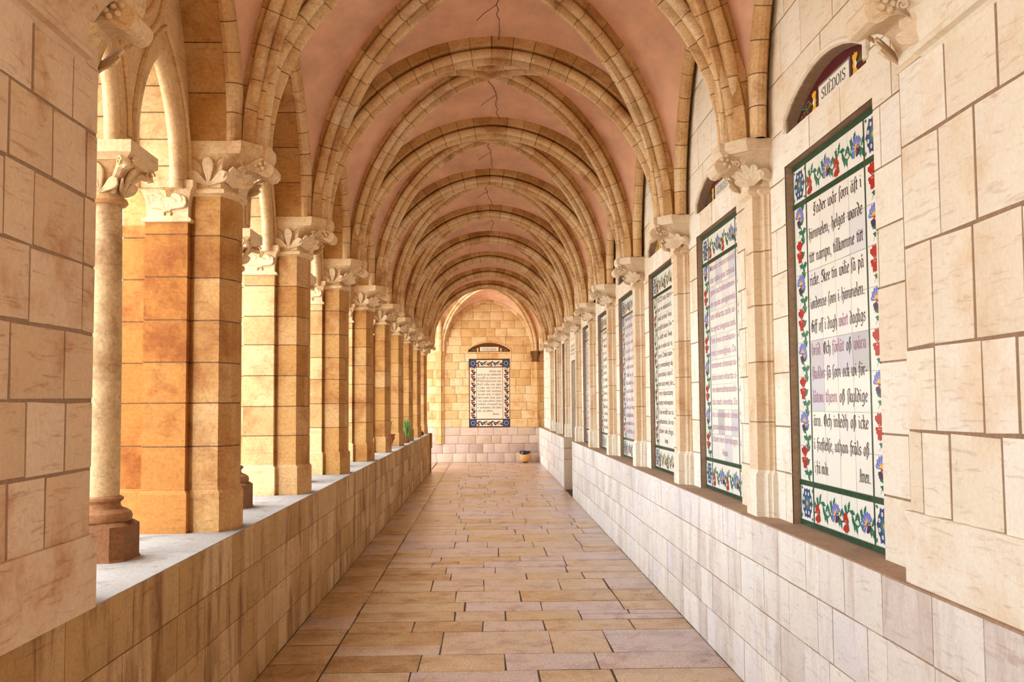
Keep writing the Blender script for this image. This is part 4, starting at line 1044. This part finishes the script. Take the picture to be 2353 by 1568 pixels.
TC = ['>Otče náš,', 'jenž jsi na nebesích,', 'posvěť se jméno tvé.', 'Přijď království tvé.', 'Buď vůle tvá, jako', 'v nebi, tak i na zemi.', 'Chléb náš vezdejší', 'dej nám dnes. A odpusť', 'nám naše viny, jako', 'i my odpouštíme našim', 'viníkům. A neuveď nás', 'v pokušení, ale zbav', '<nás od zlého.', '>Amen.']
random.seed(5)
faint = ['ooo oooo ooo', 'oo oooooo oo', 'oooo oo ooooo', 'ooooo oooo']
tones1 = {(4, 0): .12, (4, 1): .38, (4, 2): .2, (4, 3): .02, (1, 3): .4, (5, 0): .22, (2, 0): .45, (3, 2): .5}
def rightM(b):
    ya, yb = panel_span(b)
    return lambda s, t, e: (1.597-e, yb-s, .935+t), yb-ya, 2.765-.935, ya, yb
specs = {-1: ('Near', T1, 'flor', 'black', 'tall tile panel of blackletter text with red and blue flower border, nearest the camera', tones1, 4),
         0: ('', T2, 'flor', 'mauve', 'tall tile panel with faded mauve text and red flowers, second along the wall', {(k, c): ZR(0, .5) for k in (0, 1, 3, 6, 7) for c in range(4) if (k+c) % 2}, 4),
         1: ('', T3, 'pol', 'roman', 'tall tile panel with dark roman text and greyish vine border, third along the right wall', None, 4)}
def simple_lines(n, seed): return None
for b in BAYS:
    if b == DOOR: continue
    M3, w, h, ya, yb = rightM(b)
    if b in specs: _, T, sty, mode, lab, tn, nc = specs[b]; prayer_panel('p', M3, w, h, T, sty, mode, lab, (1.597, (ya+yb)/2, .935), tn, nc, 8 if b != 1 else 8)
    else:
        sty = {2: 'flor', 3: 'pol', 4: 'flor', 6: 'pol', 7: 'flor'}[b]
        adj = {2: 'bluish tile panel with faded unreadable lines and floral border, fourth along the right wall', 3: 'cream tile panel with dark lines and grey border, fifth along the right wall', 4: 'bluish tile panel with reddish border just before the doorway on the right',
               6: 'narrow-looking dark-edged tile panel just beyond the doorway on the right', 7: 'farthest tile panel on the right wall, beyond the doorway'}[b]
        r = prayer_panel('p', M3, w, h, [], sty, 'roman', adj, (1.597, (ya+yb)/2, .935), {(k, c): ZR(.1, .5) for k in range(8) for c in range(4)} if sty == 'flor' else None, simple=True)
        mb = MB(); n = 15                       # illegible at this distance: rows of small upright strokes
        for k in range(n):
            x = .23*w
            while x < .77*w:
                L = ZR(.05, .15)*w
                for q in range(int(L/.02)):
                    a = x+q*.02; y = h*.87-(k+.5)*h*.74/n; hh = ZR(.026, .05); mb.face([M3(a, y, .0009), M3(a+.009, y, .0009), M3(a+.009, y+hh, .0009), M3(a, y+hh, .0009)], 'mauve' if sty == 'flor' else 'ink')
                x += L+.03
        for ch in r.children_recursive:
            if ch.name.startswith('lettering'): ch.data = mb.build('tmp', smooth=0).data
        bpy.data.objects.remove(bpy.data.objects['tmp'])
Me = lambda s, t, e: (-.462+s, YE+.022-e, .94+t)
prayer_panel('p', Me, 1.096, 1.84, TC, 'end', 'end', 'cream tile panel with dark roman text and dark patterned border on the far end wall', (.085, YE+.02, .94), None, 4, 8)

# ------------------------------------------------------------------ arched name signs over the panels
def sign(b, text, M3, hw, hgt, label, loc, bgc, plq, pw, ph, endw=False):
    r = empty('arched_name_sign', loc, label, 'sign'); mb = MB()
    out = [(p[0], p[1]) for p in [(hw, 0), (hw, .02)]+[(-q[0], q[1]) for q in seg(0, hw, .025, hgt, 14)][::-1]+[(-hw, 0)]]
    s0 = seg(0, hw, .035 if not endw else .045, hgt-.035, 14); outl = [(hw, 0)]+s0+[(-hw, 0)]
    if parea(outl) < 0: outl = outl[::-1]
    mb.face([M3(x, y, 0) for x, y in outl], bgc)
    put(mb.build('sign_board', smooth=0), r)
    mb = MB(); rc = lambda a, b_, c, d, m, e: mb.face([M3(a, b_, e), M3(c, b_, e), M3(c, d, e), M3(a, d, e)], m)
    rc(-pw/2-.008, .008, pw/2+.008, ph+.024, 'palegrey' if not endw else 'ochre', .0006); rc(-pw/2-.005, .011, pw/2+.005, ph+.021, 'black', .001); rc(-pw/2, .016, pw/2, ph+.016, plq, .0014)
    plq_o = put(mb.build('name_plaque', smooth=0), r)
    mb = MB(); hh = ph*.56; W0 = nib_width(text, RC); sx = pw*.8/(W0*hh) if W0 else 1
    nib_text(mb, lambda s, t, e: M3(s, t, e+.001), text, -pw*.4, .016+ph*.2, hh, sx, RC, 'ink' if not endw else 'sienna', .12, .035, 8)
    if mb.f: sub(mb.build('lettering', smooth=0), plq_o)
    for q in (-1, 1):
        mb = MB(); A = Art(mb, M3, 0, 0, 1, 1, 1, 1, 1); x = q*(pw/2+.075); y = .055
        for t, c in ((1.57 + q*.0, 'yellow'), (-1.57, 'yellow')):
            A.fan(x-q*.01, y+(.004 if t > 0 else -.004), t*1 if q > 0 else t, .052, 1.5, 'yellow' if not endw else 'ochre', 3, .0008)
        A.fan(x+q*.01, y, pi if q > 0 else 0, .05, 1.6, 'yellow' if not endw else 'ochre', 3, .0007)
        A.fan(x+q*.012, y, pi if q > 0 else 0, .03, 1.9, 'white', 3, .0012)
        A.line([(x+q*.012, y), (x+q*.06, y+.004), (x+q*.12, y-.01), (x+q*.20, y-.035), (x+q*.24, .01)], .012, 'leafgreen', .0008)
        A.line([(x+q*.03, y), (x+q*.07, y+.03), (x+q*.12, y+.028)], .012, 'olive', .0008); A.line([(x+q*.05, y), (x+q*.09, y-.02), (x+q*.10, .01)], .01, 'leafgreen', .0008)
        A.leaf(x+q*.1, y+.0, (0 if q > 0 else pi)+.3*q, .09, .02, 'green'); A.leaf(x+q*.2, y-.04, (.1 if q > 0 else pi-.1), .06, .02, 'green')
        for k in range(12):
            px, py = x+q*(.07+.012*k), .016+((k*37) % 7)*.009
            if abs(px) < hw*.86 and py < hgt*(1-(px/hw)**2)+.0: A.disc(px, py, .0038, 'white', .001, 5)
        put(mb.build('floral_painting', smooth=0), r)
    return r
names = {-1: ('SUÈDOIS', 'dark red arched sign with yellow flowers reading SUÈDOIS above the nearest tile panel', 'maroon', 'white'),
         0: ('GÉORGIEN', 'maroon arched sign reading GÉORGIEN partly hidden behind a corbel, above the second panel', 'maroon', 'white'),
         1: ('', 'arched sign with orange and green ornament above the third tile panel', 'ochre', 'white'), 2: ('', 'small dark arched sign above the fourth tile panel', 'maroon', 'white'),
         3: ('', 'small dark arched sign above the fifth tile panel', 'maroon', 'white'), 4: ('', 'arched sign above the tile panel before the doorway', 'maroon', 'white'),
         6: ('', 'arched sign above the tile panel beyond the doorway', 'maroon', 'white'), 7: ('', 'arched sign above the farthest tile panel on the right wall', 'maroon', 'white')}
for b, (t, lab, bgc, plq) in names.items():
    ya, yb = panel_span(b); yc = (ya+yb)/2
    Ms = lambda s, t_, e, yc=yc: (1.612-e, yc-s, 2.962+t_)
    sign(b, t, Ms, .50, .172, lab, (1.612, yc, 2.962), bgc, plq, .375, .088)
    # slim roll moulding round the arch, on the wall face
    s = seg(yc, .515, 3.012, .142, 14); mb = MB(); mb.tube([(1.552, yc+.515, 2.94)]+[(1.552, p[0], p[1]) for p in s]+[(1.552, yc-.515, 2.94)], .017, 'cream', .5, 8)
    mb.build('trim_%d' % (30+b), kind='structure')
sign(9, 'TCHEQUE', lambda s, t, e: (.085+s, YE+.042-e, 2.978+t), .56, .21, 'brown arched sign with cream plaque reading TCHEQUE above the end wall panel', (.085, YE+.04, 2.978), 'sienna', 'cdtile', .50, .115, True)
# ------------------------------------------------------------------ white board over the doorway
r = empty('door_sign', (1.552, 16.6, 2.36), 'white board with green lettering fixed over the doorway on the right', 'sign')
mb = MB(); mb.box((1.545, 16.27, 2.37), (1.556, 16.93, 2.62), 'white'); put(mb.build('board', smooth=0), r)
mb = MB()
for k in range(3):
    x = 16.32
    while x < 16.86:
        L = ZR(.06, .12)
        for q in range(int(L/.02)): y = x+q*.02; z = 2.565-k*.07; mb.face([(1.544, y+.01, z), (1.544, y, z), (1.544, y, z+.04), (1.544, y+.01, z+.04)], 'green')
        x += L+.03
put(mb.build('lettering', smooth=0), r)
# ------------------------------------------------------------------ pots, plants, bin
MT['terracotta'] = flat('terracotta', (176, 88, 52), .8, .15); MT['ochrepot'] = flat('ochre_clay_pot', (214, 158, 90), .7, .12); MT['bag'] = flat('black_plastic_bag', (30, 28, 32), .35, .2)
MT['grassg'] = plain_ramp('grass_blades', [(76, 100, 34), (112, 150, 60), (150, 178, 100), (172, 160, 96)], .6, .3); MT['blackobj'] = flat('black_plastic', (18, 18, 24), .4, 0)
x, y, z = 1.02, 24.86, 0
r = empty('clay_waste_pot', (x, y, z), 'round ochre clay pot lined with a black bag, in the far right corner', 'waste bin')
mb = MB(); mb.lathe((x, y, z), [(.07, .02), (.11, .03), (.145, .08), (.158, .15), (.150, .21), (.132, .26), (.125, .275), (.11, .275), (.115, .2), (.1, .05)], 'ochrepot', .5, 28); put(mb.build('pot'), r)
mb = MB(); rings = []
for rr, zz in ((.105, .2), (.118, .27), (.126, .305), (.135, .31), (.142, .30), (.146, .27), (.150, .235)):
    rings.append([(x+(rr+.004*sin(5*a)+.003*sin(9*a+1))*cos(a), y+(rr+.004*sin(5*a))*sin(a), z+zz+(.02*sin(2*a+2.2) if zz < .25 else .005*sin(6*a))) for a in [2*pi*k/36 for k in range(36)]])
mb.loft(rings, 'bag', .5, cap=False); mb.lathe((x, y, z), [(.001, .19), (.105, .2)], 'bag', .5, 20); put(mb.build('bag_liner', smooth=.8), r)
mb = MB(); mb.lathe((x, y, z), [(.06, .0), (.07, .012), (.06, .024)], 'bag', .5, 16); put(mb.build('foot'), r)
# terracotta pot with a small shrub
x, y, z = -1.545, 14.72, HL
r = empty('potted_shrub', (x, y, z), 'terracotta pot with a sparse green sprig, half hidden behind a pier on the left parapet', 'potted plant')
mb = MB(); mb.lathe((x, y, z), [(.045, 0), (.055, .03), (.075, .09), (.1, .14), (.104, .155), (.098, .165), (.10, .185), (.112, .2), (.112, .215), (.098, .215), (.09, .19)], 'terracotta', .5, 24)
mb.lathe((x, y, z), [(.001, .19), (.095, .195)], 'brownbase', .2, 16); put(mb.build('pot'), r)
mb = MB(); random.seed(4)
for k in range(7):
    a = ZR(0, 2*pi); q = ZR(.03, .09); hz = ZR(.18, .36); mb.tube([(x, y, z+.19), (x+.4*q*cos(a), y+.4*q*sin(a), z+.19+hz*.6), (x+q*cos(a), y+q*sin(a), z+.19+hz)], .003, 'grassg', .2, 5)
    for j in range(9):
        t = ZR(.4, 1); c = Vector((x+q*t*cos(a), y+q*t*sin(a), z+.19+hz*t)); d = Vector((ZR(-1, 1), ZR(-1, 1), ZR(-.2, .8))).normalized(); sdv = d.orthogonal().normalized()
        mb.faces([c, c+d*.022+sdv*.010, c+d*.045, c+d*.022-sdv*.010], [(0, 1, 2, 3)], 'grassg', ZR(.4, .8))
put(mb.build('foliage', smooth=0), r)
# trailing grassy plant
x, y, z = -1.43, 16.55, HL
r = empty('potted_spider_plant', (x, y, z), 'bushy arching grass-like green plant standing on the left parapet', 'potted plant')
mb = MB(); mb.lathe((x, y, z), [(.06, 0), (.075, .06), (.085, .11), (.09, .125), (.078, .125)], 'terracotta', .5, 20); put(mb.build('pot'), r)
mb = MB()
for k in range(420):
    a = ZR(0, 2*pi); q = ZR(.05, .15); hz = ZR(.14, .36); drop = ZR(.0, .26)+.3*(q/.15)*ZR(0, .7); pts = []
    for j in range(6):
        t = j/5; zz = z+.12+hz*sin(pi*min(1, t*1.0)*.62)-drop*t*t; pts.append(Vector((x+q*t*cos(a), y+q*t*sin(a), max(zz, z+.004))))
    sdv = Vector((-sin(a), cos(a), .3)); tt = ZR(0, .7) if drop > .2 else ZR(.3, .9)
    w = [.0035, .0045, .0045, .004, .003, .0006]
    mb.faces([p+sdv*w_*s for p, w_ in zip(pts, w) for s in (-1, 1)], [(2*j, 2*j+1, 2*j+3, 2*j+2) for j in range(5)], 'grassg', tt)
put(mb.build('foliage', smooth=0), r)
# small black object on the far parapet
x, y, z = -1.425, 20.45, HL
r = empty('black_flower_pot', (x, y, z), 'small black round pot standing on the far end of the left parapet', 'pot')
mb = MB(); mb.lathe((x, y, z), [(.035, 0), (.052, .02), (.056, .05), (.045, .07), (.03, .078), (.001, .08)], 'blackobj', .5, 16); mb.tube([(x-.03, y, z+.07), (x-.01, y, z+.1), (x+.02, y, z+.095), (x+.035, y, z+.07)], .008, 'blackobj'); put(mb.build('pot_body'), r)
